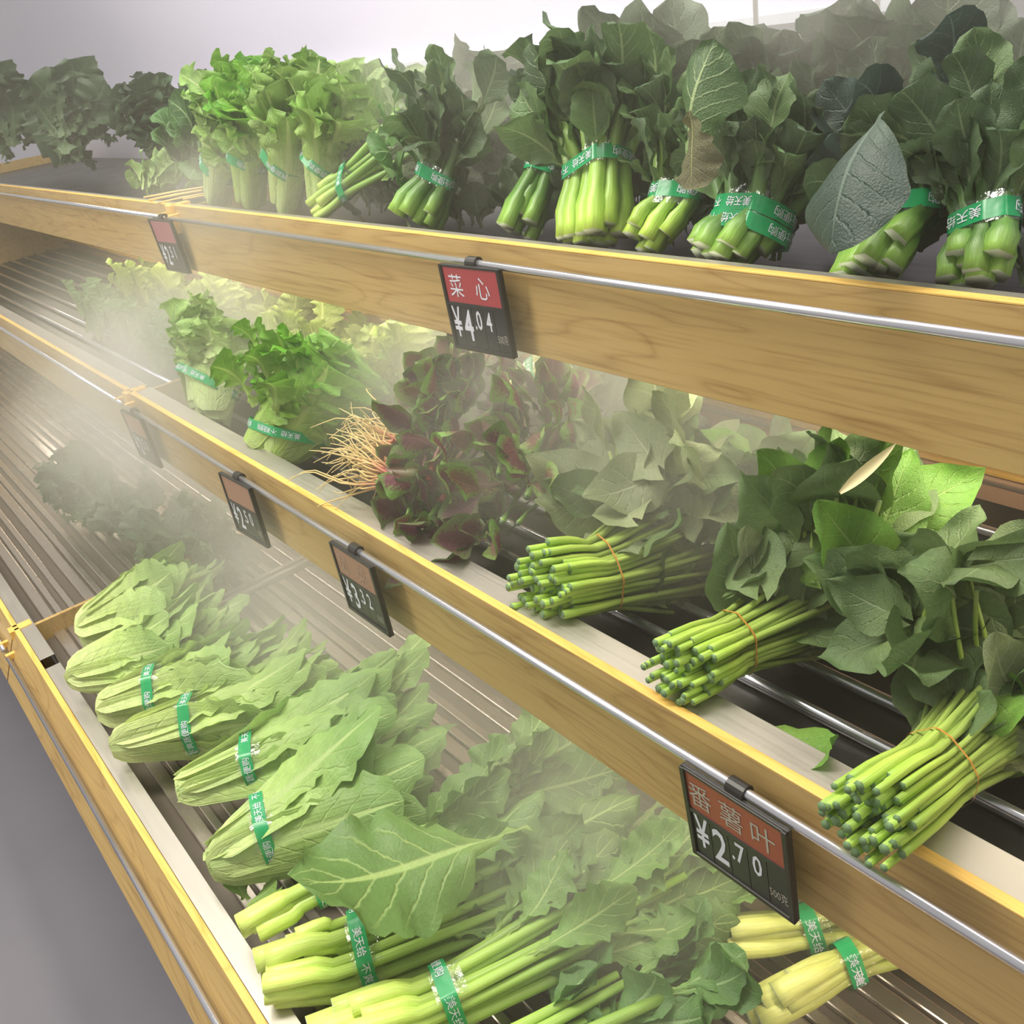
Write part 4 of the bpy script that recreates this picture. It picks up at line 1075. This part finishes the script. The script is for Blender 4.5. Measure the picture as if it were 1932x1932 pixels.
    dict(kind='youmai', label='long lettuce bundle in mist, next to the farthest one', base=(-1.5527, -0.5004, -0.6), tape=(-1.4978, -0.4186, -0.593), tip=(-1.3958, -0.2666, -0.58), rb=0.0524, rt=0.054, band=False, pale=1),
    dict(kind='youmai', label='long lettuce bundle with the farther of two pale bands at the picture edge', base=(-1.4248, -0.4889, -0.61), tape=(-1.3703, -0.4087, -0.6026), tip=(-1.2398, -0.2211, -0.59), rb=0.0512, rt=0.0478, band=True, pale=1),
    dict(kind='youmai', label='long lettuce bundle with the nearer of two pale bands, lowest shelf', base=(-1.3227, -0.5034, -0.61), tape=(-1.259, -0.3952, -0.6059), tip=(-1.1316, -0.1809, -0.6), rb=0.0484, rt=0.0454, band=True, pale=1),
    dict(kind='youmai', label='long lettuce bundle with rounded pale butt, second from the mustard stalks', base=(-1.1569, -0.4691, -0.62), tape=(-1.1062, -0.3686, -0.6083), tip=(-0.9756, -0.1329, -0.6), rb=0.0479, rt=0.0452, band=True, pale=0),
    dict(kind='youmai', label='long lettuce bundle with ribbed rounded butt, nearest the mustard stalks', base=(-0.9989, -0.4895, -0.62), tape=(-0.9729, -0.4117, -0.6115), tip=(-0.8843, -0.1897, -0.61), rb=0.0524, rt=0.0557, band=True, pale=0),
    dict(kind='mustard', label='mustard green bundle under one broad folded leaf, lowest shelf', base=(-0.8629, -0.4858, -0.62), tape=(-0.8467, -0.4032, -0.6135), tip=(-0.7742, -0.0731, -0.6), rb=0.0252, rt=0.0246, band=True, n=7, nl=26),
    dict(kind='mustard', label='mustard green bundle of thick pale stalks with a band across its middle', base=(-0.7923, -0.486, -0.63), tape=(-0.7547, -0.4041, -0.6456), tip=(-0.6516, -0.0667, -0.62), rb=0.0414, rt=0.0556, band=True, n=17, nl=30),
    dict(kind='mustard', label='mustard green bundle with the nearest bright band, lowest shelf', base=(-0.6643, -0.4779, -0.61), tape=(-0.6293, -0.3735, -0.6225), tip=(-0.5718, -0.1035, -0.6), rb=0.0405, rt=0.0418, band=True, n=15, nl=28),
    dict(kind='mustard', label='leafy mustard green bundle at the bottom of the picture, stalks out of view', base=(-0.5548, -0.4514, -0.62), tape=(-0.5299, -0.3693, -0.627), tip=(-0.4835, -0.2166, -0.64), rb=0.0339, rt=0.0398, band=False, n=9, nl=28),
    dict(kind='yellow', label='yellowish stalk bundle under the price tag reading 2.70', base=(-0.5007, -0.1357, -0.64), tape=(-0.4409, -0.0465, -0.643), tip=(-0.3875, 0.0576, -0.62), rb=0.0287, rt=0.0331, band=True, n=8, nl=8),
    dict(kind='yellow', label='yellowish stalk bundle beside it, banded near the top edge of its stalks', base=(-0.4101, -0.1424, -0.64), tape=(-0.3807, -0.0617, -0.6304), tip=(-0.3373, 0.0512, -0.62), rb=0.0257, rt=0.026, band=True, n=8, nl=9),
]

# ------------------------------------------------------------------ the setting
def structure(o):
    o['kind'] = 'structure'
    return o


t = NT('grey_floor')
co = t.n('ShaderNodeTexCoord').outputs['Object']
fc = t.mix(t.noise(2.0, 4.0, co), srgb(120, 118, 128), srgb(146, 142, 150))
floor_mat = t.done(t.bsdf(fc, 0.35, 0, 0.4))
structure(box('floor', (-7, 4, -4, 1.2, -1.32, -1.30), floor_mat))
t = NT('lavender_white_panel')
co = t.n('ShaderNodeTexCoord').outputs['Object']
wc = t.mix(t.noise(0.8, 2.0, co), srgb(213, 209, 234), srgb(221, 217, 236))
wall_mat = t.done(t.bsdf(wc, 0.35, 0, 0.4))
structure(box('wall_back', (-7, 4, 0.62, 0.70, -1.30, 2.4), wall_mat))
structure(box('trim_1', (-7, 4, 0.585, 0.62, 0.165, 0.178), M['white']))

# ------------------------------------------------------------------ the rack
rack = thing('produce_rack', 'three tier oak fronted vegetable rack with chrome price rails', 'rack', (0, 0, -1.30))


def part(name, b, mat, parent=None, bev=0.0, label=None):
    bb = (b[0], b[1], b[2], b[3], b[4] + 1.30, b[5] + 1.30)
    return box(name, bb, mat, parent or rack, bev, label)


XR, XJ = 0.55, -1.905
LEV = [(0.0, 0.0), (-0.1928, -0.3088), (-0.5610, -0.6900)]     # price rail line of each tier: y, z
for n, (y0, z0) in enumerate(LEV):
    sections = [(XJ + 0.004, XR), (-4.6, XJ - 0.004)]
    for (xa, xb) in sections:
        if n < 2:
            part('front_board', (xa, xb, y0 + 0.0155, y0 + 0.0245, z0 - 0.104, z0 + 0.0182), M['wood'], bev=0.0008)
            ye, ze = y0 + 0.0152, z0 + 0.0182
        else:   # the lowest board leans out towards the aisle
            ye, ze = -0.5322, -0.6525
            V, F = box_vf(xa, xb, 0, 0.010, 0, 1, 0.0)
            V = [(x, (ye if z > 0.5 else -0.580) + y, (ze if z > 0.5 else -0.748) + 1.30) for x, y, z in V]
            link('front_board', new_mesh('front_board', V, F, [M['wood']], smooth=False), rack)
        part('edge_strip', (xa, xb, ye, ye + 0.0096, ze, ze + 0.0023), M['edge'], bev=0.0008, label='oak top edge brightened as lit from above')  # the board's top edge, its caught light painted as brighter wood
        ya = y0 - 0.001
        V, F, uv, mi = tube([(xa + 0.012, ya, z0 + 1.30), ((xa + xb) / 2, ya, z0 + 1.30), (xb - 0.006, ya, z0 + 1.30)], 0.0043, 14)
        rl = link('price_rail', new_mesh('price_rail', V, F, [M['rail'], M['rail']]), rack, label='round chrome price rail')
        for xs in ([xa + 0.02, 0.2] if xa > -3 else [xb - 0.03, -4.4]):
            V, F = box_vf(xs - 0.005, xs + 0.005, y0 - 0.004, y0 + (0.0165 if n < 2 else 0.020), z0 - 0.006 + 1.30, z0 + 0.006 + 1.30, 0.001)
            link('bracket', new_mesh('bracket', V, F, [M['edge']], smooth=False), rack)
    part('end_block', (XJ - 0.012, XJ + 0.012, ye - 0.009, ye + 0.034, ze - 0.05, ze + 0.0023), M['edge'], bev=0.001, label='small oak block at the joint')
    yb = (0.56, 0.40, 0.30)[n]
    zd = ze - 0.122
    part('deck', (-4.6, XR, ye + 0.010, yb, zd, zd + 0.014), M['wood'])
    part('partition', (XJ - 0.005, XJ + 0.005, ye + 0.024, yb - 0.01, zd + 0.014, ze - 0.008), M['wood'])
t = NT('lamp_diffuser')
em = t.n('ShaderNodeEmission')
em.inputs[0].default_value = (1.0, 0.9, 0.7, 1)
em.inputs[1].default_value = 4.0
lamp_mat = t.done(em.outputs[0])
for (yl, zl) in ((0.085, -0.1055), (-0.09, -0.4145)):
    part('light_strip', (-4.0, 0.5, yl - 0.008, yl + 0.008, zl, zl + 0.0015), lamp_mat, label='slim warm light strip under the board')
t = NT('pinkish_back_panel')
co = t.n('ShaderNodeTexCoord').outputs['Object']
pk = t.done(t.bsdf(t.mix(t.noise(3.0, 3.0, co), srgb(176, 138, 112), srgb(204, 164, 136)), 0.3, 0, 0.5))
part('back_panel', (-4.6, XR, 0.405, 0.415, -0.42, -0.105), pk, label='pinkish back panel of the middle tier')
part('edge_strip', (-4.6, XR, 0.392, 0.405, -0.322, -0.316), M['edge'], label='thin orange strip on the back panel')  # narrow orange line across the panel
part('edge_strip', (-4.6, XR, 0.398, 0.405, -0.338, -0.3355), M['lip'], label='thin line on the back panel')  # second, thinner line below it
part('back_panel', (-4.6, XR, 0.305, 0.315, -0.80, -0.42), pk, label='back panel of the lowest tier')
part('side_panel', (XR, XR + 0.018, -0.55, 0.6, -1.30, 0.02), M['wood'])
part('side_panel', (-4.62, -4.6, -0.55, 0.6, -1.30, 0.02), M['wood'])
part('plinth', (-4.6, XR, -0.50, 0.3, -1.30, -0.78), M['tray'])
for x in (-0.868, -0.70):
    V, F, uv, mi = tube([(x, 0.45, 1.30 - 0.02), (x, 0.45, 1.30 + 0.5), (x, 0.45, 1.30 + 0.95)], 0.0032, 8)
    link('hanger_rod', new_mesh('hanger_rod', V, F, [M['lip'], M['lip']]), rack, label='thin vertical steel rod')


# ------------------------------------------------------------------ steel trays, one per tier and section
def tray(label, xa, xb, ya, yb, z_lip, z_floor, slats, lipw, fl_mat, rise=0.0):
    r = thing('steel_tray', label, 'tray', (xa, ya, z_floor))
    w, dp = xb - xa, yb - ya
    hl = z_lip - z_floor
    box('lip', (0, w, 0, lipw, hl - 0.002, hl), M['lip'], r, 0.0005, 'flat brushed steel lip')
    box('lip_wall', (0, w, lipw - 0.002, lipw, 0.0, hl - 0.002), M['tray'], r)
    V, F = box_vf(0, w, lipw, dp, -0.003, 0.0)
    V = [(x, y, z + rise * (y / dp)) for x, y, z in V]
    link('tray_floor', new_mesh('tray_floor', V, F, [fl_mat], smooth=False), r)
    for (yy, kind_, rr) in slats:
        zz = rise * (yy / dp)
        if kind_ == 'tube':
            V, F, uv, mi = tube([(0.005, yy, rr + zz), (w / 2, yy, rr + zz), (w - 0.005, yy, rr + zz)], rr, 12)
            link('tray_bar', new_mesh('tray_bar', V, F, [M['rail'], M['rail']]), r, label='round polished steel bar')
        else:
            V, F = box_vf(0.004, w - 0.004, yy, yy + rr, zz, zz + 0.007, 0.0022)
            link('slat', new_mesh('slat', V, F, [M['slat']], smooth=False), r)
    return r


tray('dark steel tray under the choy sum and taped lettuces on the upper shelf', XJ + 0.01, XR, 0.0262, 0.55, 0.0155, -0.015, [], 0.022, M['tray'])
tray('dark steel tray on the left section of the upper shelf', -4.59, XJ - 0.01, 0.0262, 0.55, 0.0155, -0.015, [], 0.022, M['tray'])
bars = [(0.065 + 0.052 * j, 'tube', 0.006) for j in range(9)]
tray('black steel tray with round bars on the middle shelf', XJ + 0.01, XR, -0.1678, 0.385, -0.291, -0.352, bars, 0.032, M['tray'])
tray('black steel tray on the far section of the middle shelf', -4.59, XJ - 0.01, -0.1678, 0.385, -0.291, -0.352, bars, 0.032, M['tray'])
sl = []
yy = 0.05
while yy < 0.79:
    sl.append((yy, 'slat', 0.014 if len(sl) % 3 else 0.022))
    yy += 0.026 if len(sl) % 3 else 0.034
tray('brown steel slatted tray on the lowest shelf', -1.70, XR, -0.5218, 0.295, -0.652, -0.700, sl, 0.026, M['trayfloor'])
tray('brown steel slatted tray at the far end of the lowest shelf', -4.59, -1.74, -0.5218, 0.295, -0.652, -0.700, sl, 0.026, M['trayfloor'])
box_strip = thing('tray_divider', 'bright steel cross strips between the two lowest trays', 'divider', (-1.72, -0.49, -0.70))
for j, (xo, wd) in enumerate(((-0.016, 0.010), (0.006, 0.010))):
    box('strip', (xo, xo + wd, 0.0, 0.78, 0.0, 0.014), M['lip'], box_strip, 0.001)


# ------------------------------------------------------------------ price tags hanging on the rails
def flat_text(body, h, x, z, y, sx=1.0, bold=0.0):
    V, F = text_vf(body, h, sx, 'LEFT', bold)
    xs = [v[0] for v in V]
    return [(v[0] - min(xs) + x, y, v[1] + z) for v in V], F


def price_tag(label, x, tier, tilt, yaw, head, digits, head_mat, head_print, unit=True, head_dim=0.029):
    y0, z0 = LEV[tier]
    W, H = 0.105, 0.102
    r = thing('price_tag', label, 'price tag', (x + W / 2, y0 - 0.001, z0), None, (tilt, 0, yaw))
    yb = -0.0085
    top = -0.0014
    # frame: back plate and raised border
    fr = [box_vf(-W / 2, W / 2, yb, yb + 0.004, top - H, top, 0.0006)]
    bw = 0.0048
    for b in ((-W / 2, -W / 2 + bw, yb - 0.003, yb, top - H, top), (W / 2 - bw, W / 2, yb - 0.003, yb, top - H, top),
              (-W / 2, W / 2, yb - 0.003, yb, top - H, top - H + bw), (-W / 2, W / 2, yb - 0.0022, yb, top - 0.0028, top)):
        fr.append(box_vf(*b, 0.0006))
    V, F, _, _ = join(fr)
    link('frame', new_mesh('frame', V, F, [M['black']], smooth=False), r)
    zh = top - H * 0.43
    hd = box('header_card', (-W / 2 + bw, W / 2 - bw, yb - 0.0012, yb - 0.0002, zh, top - 0.003), head_mat, r, 0, 'coloured name card')
    if head:
        parts = []
        n = len(head)
        cs = head_dim
        for j, ch in enumerate(head):
            cx = -W / 2 + bw + (W - 2 * bw) * ((j + 0.5) / n if n > 2 else (0.24, 0.72)[j]) - cs / 2
            parts.append(flat_text(ch, cs, cx, zh + 0.0090, yb - 0.0016, 0.88))
        V, F, _, _ = join(parts)
        link('lettering', new_mesh('lettering', V, F, [head_print], smooth=False), hd)
    box('card_ledge', (-W / 2 + bw, W / 2 - bw, yb - 0.0024, yb, zh - 0.004, zh), M['card'], r)
    dw = (W - 2 * bw) / 5
    spec = [('¥', 0.050, 0.50, 0.0165), (digits[0], 0.053, 0.62, 0.0135), ('.' + digits[1], 0.032, 0.62, 0.0285), (digits[2], 0.032, 0.62, 0.0285), ('500克' if unit else '', 0.0125, 0.58, 0.016)]
    for j, (ch, hh, sx, dz) in enumerate(spec):
        xa = -W / 2 + bw + dw * j
        cd = box('digit_card', (xa + 0.0004, xa + dw - 0.0004, yb - 0.001, yb - 0.0001, top - H + bw + 0.0005, zh - 0.0045), M['card'], r, 0)
        if ch:
            V, F = flat_text(ch, hh, 0, top - H + dz, yb - 0.0014, sx, 0.012 if j < 4 else 0.0)
            wid = max(v[0] for v in V)
            off = xa + (dw - wid) / 2
            V = [(v[0] + off, v[1], v[2]) for v in V]
            link('lettering', new_mesh('lettering', V, F, [M['white'] if j < 4 else M['greyprint']], smooth=False), cd)
    # clip: a black C round the rail with a tongue behind the frame
    arc = [(0, 0.0072 * math.cos(a), 0.0072 * math.sin(a)) for a in np.linspace(-2.2, 3.6, 14)]
    V, F = [], []
    for sx_ in (-0.0085, 0.0085):
        for rr in (1.0, 0.72):
            V += [(sx_, p[1] * rr, p[2] * rr) for p in arc]
    m = len(arc)
    for j in range(m - 1):
        F += [[j, j + 1, 2 * m + j + 1, 2 * m + j], [m + j + 1, m + j, 3 * m + j, 3 * m + j + 1], [j + 1, j, m + j, m + j + 1], [2 * m + j, 2 * m + j + 1, 3 * m + j + 1, 3 * m + j]]
    F += [[0, 2 * m, 3 * m, m], [m - 1, 2 * m - 1, 4 * m - 1, 3 * m - 1]]
    t1 = box_vf(-0.006, 0.006, -0.0085, -0.0055, -0.022, -0.002, 0.0005)
    V, F, _, _ = join([(V, F), t1])
    link('clip', new_mesh('clip', V, F, [M['black']], smooth=False), r, label='black plastic rail clip')
    return r


price_tag('red and black price tag reading 4.04 on the upper rail', -0.957, 0, 0.02, 0.08, '菜心', '404', M['red'], M['white'])
price_tag('price tag reading 2.51 with haze tinted mauve card at the rail joint, upper rail', -1.975, 0, 0.06, 0.06, '', '251', M['mauve'], M['white'], unit=False)
price_tag('rust and black price tag reading 2.70, on the middle rail', -0.4372, 1, 0.06, 0.0, '番薯叶', '270', M['rust'], M['greyprint'])
price_tag('price tag with haze tinted brown card reading 3.32, below the amaranth on the middle rail', -1.0363, 1, 0.02, 0.0, '苋菜', '332', M['brown'], M['dimprint'])
price_tag('price tag with haze tinted brown card reading 2.50, below the banded frilly lettuce', -1.3947, 1, 0.0, 0.05, '', '250', M['brown'], M['dimprint'])
price_tag('faint price tag dissolved in mist at the far end of the middle rail', -1.885, 1, 0.05, 0.05, '', '250', M['brown'], M['dimprint'], unit=False)

# ------------------------------------------------------------------ produce
for i, d in enumerate(BUNCHES):
    make_bunch(i, d)

# loose bits
sticks = [((-2.10, 0.03, 0.024), (-1.92, 0.10, 0.034), 0.0022), ((-2.04, 0.02, 0.023), (-1.90, 0.08, 0.032), 0.0026), ((-1.97, 0.012, 0.022), (-1.86, 0.075, 0.030), 0.0018), ((-1.93, 0.05, 0.022), (-1.80, 0.11, 0.028), 0.002)]
for j, (a, b, r_) in enumerate(sticks):
    a, b = np.array(a), np.array(b)
    V, F, uv, mi = tube([a * 0 , (b - a) * 0.5 + np.array((0, 0, 0.001)), b - a], r_, 6)
    o = link('straw_stick', new_mesh('straw_stick', V, F, [M['straw'], M['straw']]), None)
    o.location = tuple(a)
    o['label'] = 'thin straw coloured stick across the shelf joint, ' + ('farthest out to the left', 'thickest of the four', 'thinnest, nearest the board edge', 'nearest the taped lettuces')[j]
    o['category'] = 'stick'
    o['group'] = 'straw sticks across the shelf joint'

scrap = thing('lettuce_scrap', 'small torn yellow green leaf scrap beside the steel lip of the lowest tray', 'leaf scrap', (-0.945, -0.472, -0.676))
for j in range(4):
    q = random.Random(j + 3)
    place_leaf(scrap, KINDS['choyleaf_bright'][j], (0.010 * j - 0.012, 0.006 * (j % 2), 0.006 + 0.004 * j), (q.uniform(-1, 1), q.uniform(-0.2, 1), 0.25), (0, -0.3, 1), 0.048, q)
lone = thing('fallen_leaf', 'single flat green leaf lying on the steel bars beside the near sweet potato bundle', 'leaf', (-0.40, -0.125, -0.318))
place_leaf(lone, KINDS['potato_bright'][2], (0, 0, 0), (0.9, -0.25, 0.12), (0.0, -0.1, 1), 0.085, random.Random(4))

# ------------------------------------------------------------------ mist
t = NT('mist')
co = t.n('ShaderNodeTexCoord').outputs['Object']


def blob(c, s):
    mp = t.n('ShaderNodeMapping')
    t.put(mp.inputs[0], co)
    mp.vector_type = 'POINT'
    mp.inputs['Scale'].default_value = (1 / s[0], 1 / s[1], 1 / s[2])
    mp.inputs['Location'].default_value = (-c[0] / s[0], -c[1] / s[1], -c[2] / s[2])
    ln = t.n('ShaderNodeVectorMath', operation='LENGTH')
    t.put(ln.inputs[0], mp.outputs[0])
    return t.smooth(ln.outputs['Value'], 1.0, 0.15)


MIST = [  # centre, radii, density per metre
    ((-1.86, -0.10, -0.33), (0.58, 0.40, 0.36), 5.0),
    ((-1.30, -0.16, -0.52), (0.58, 0.32, 0.22), 4.0),
    ((-0.90, 0.10, -0.20), (0.62, 0.30, 0.20), 4.2),
    ((-0.66, -0.12, -0.55), (0.46, 0.28, 0.20), 3.2),
    ((-1.15, 0.28, 0.14), (0.50, 0.24, 0.22), 3.4),
    ((-0.55, 0.34, 0.22), (0.42, 0.24, 0.20), 6.0),
    ((-1.65, 0.08, 0.02), (0.55, 0.25, 0.16), 2.0)]
tot = 0.05
for c, s, dn in MIST:
    b = t.math('MULTIPLY', blob(c, s), dn)
    tot = t.math('ADD', b, tot)
nz = t.noise(4.2, 3.0, co, 0.55, 0.6)
dens = t.math('MULTIPLY', tot, t.math('MULTIPLY_ADD', t.smooth(nz, 0.30, 0.72), 1.5, 0.28))
vs = t.n('ShaderNodeVolumeScatter')
vs.inputs['Color'].default_value = (0.94, 0.91, 0.77, 1)  # beige puts the warm light into the colour of white mist
vs.inputs['Anisotropy'].default_value = 0.25
t.put(vs.inputs['Density'], dens)
t.t.links.new(vs.outputs[0], t.out.inputs['Volume'])
mist_mat = t.m
V, F = box_vf(-2.9, 0.2, -0.52, 0.60, -0.74, 0.52)
mist = link('mist', new_mesh('mist', V, F, [mist_mat], smooth=False))
mist['kind'] = 'stuff'
mist['label'] = 'white mist, tinted beige for warm light, drifting over all three tiers of vegetables'
mist['category'] = 'mist'
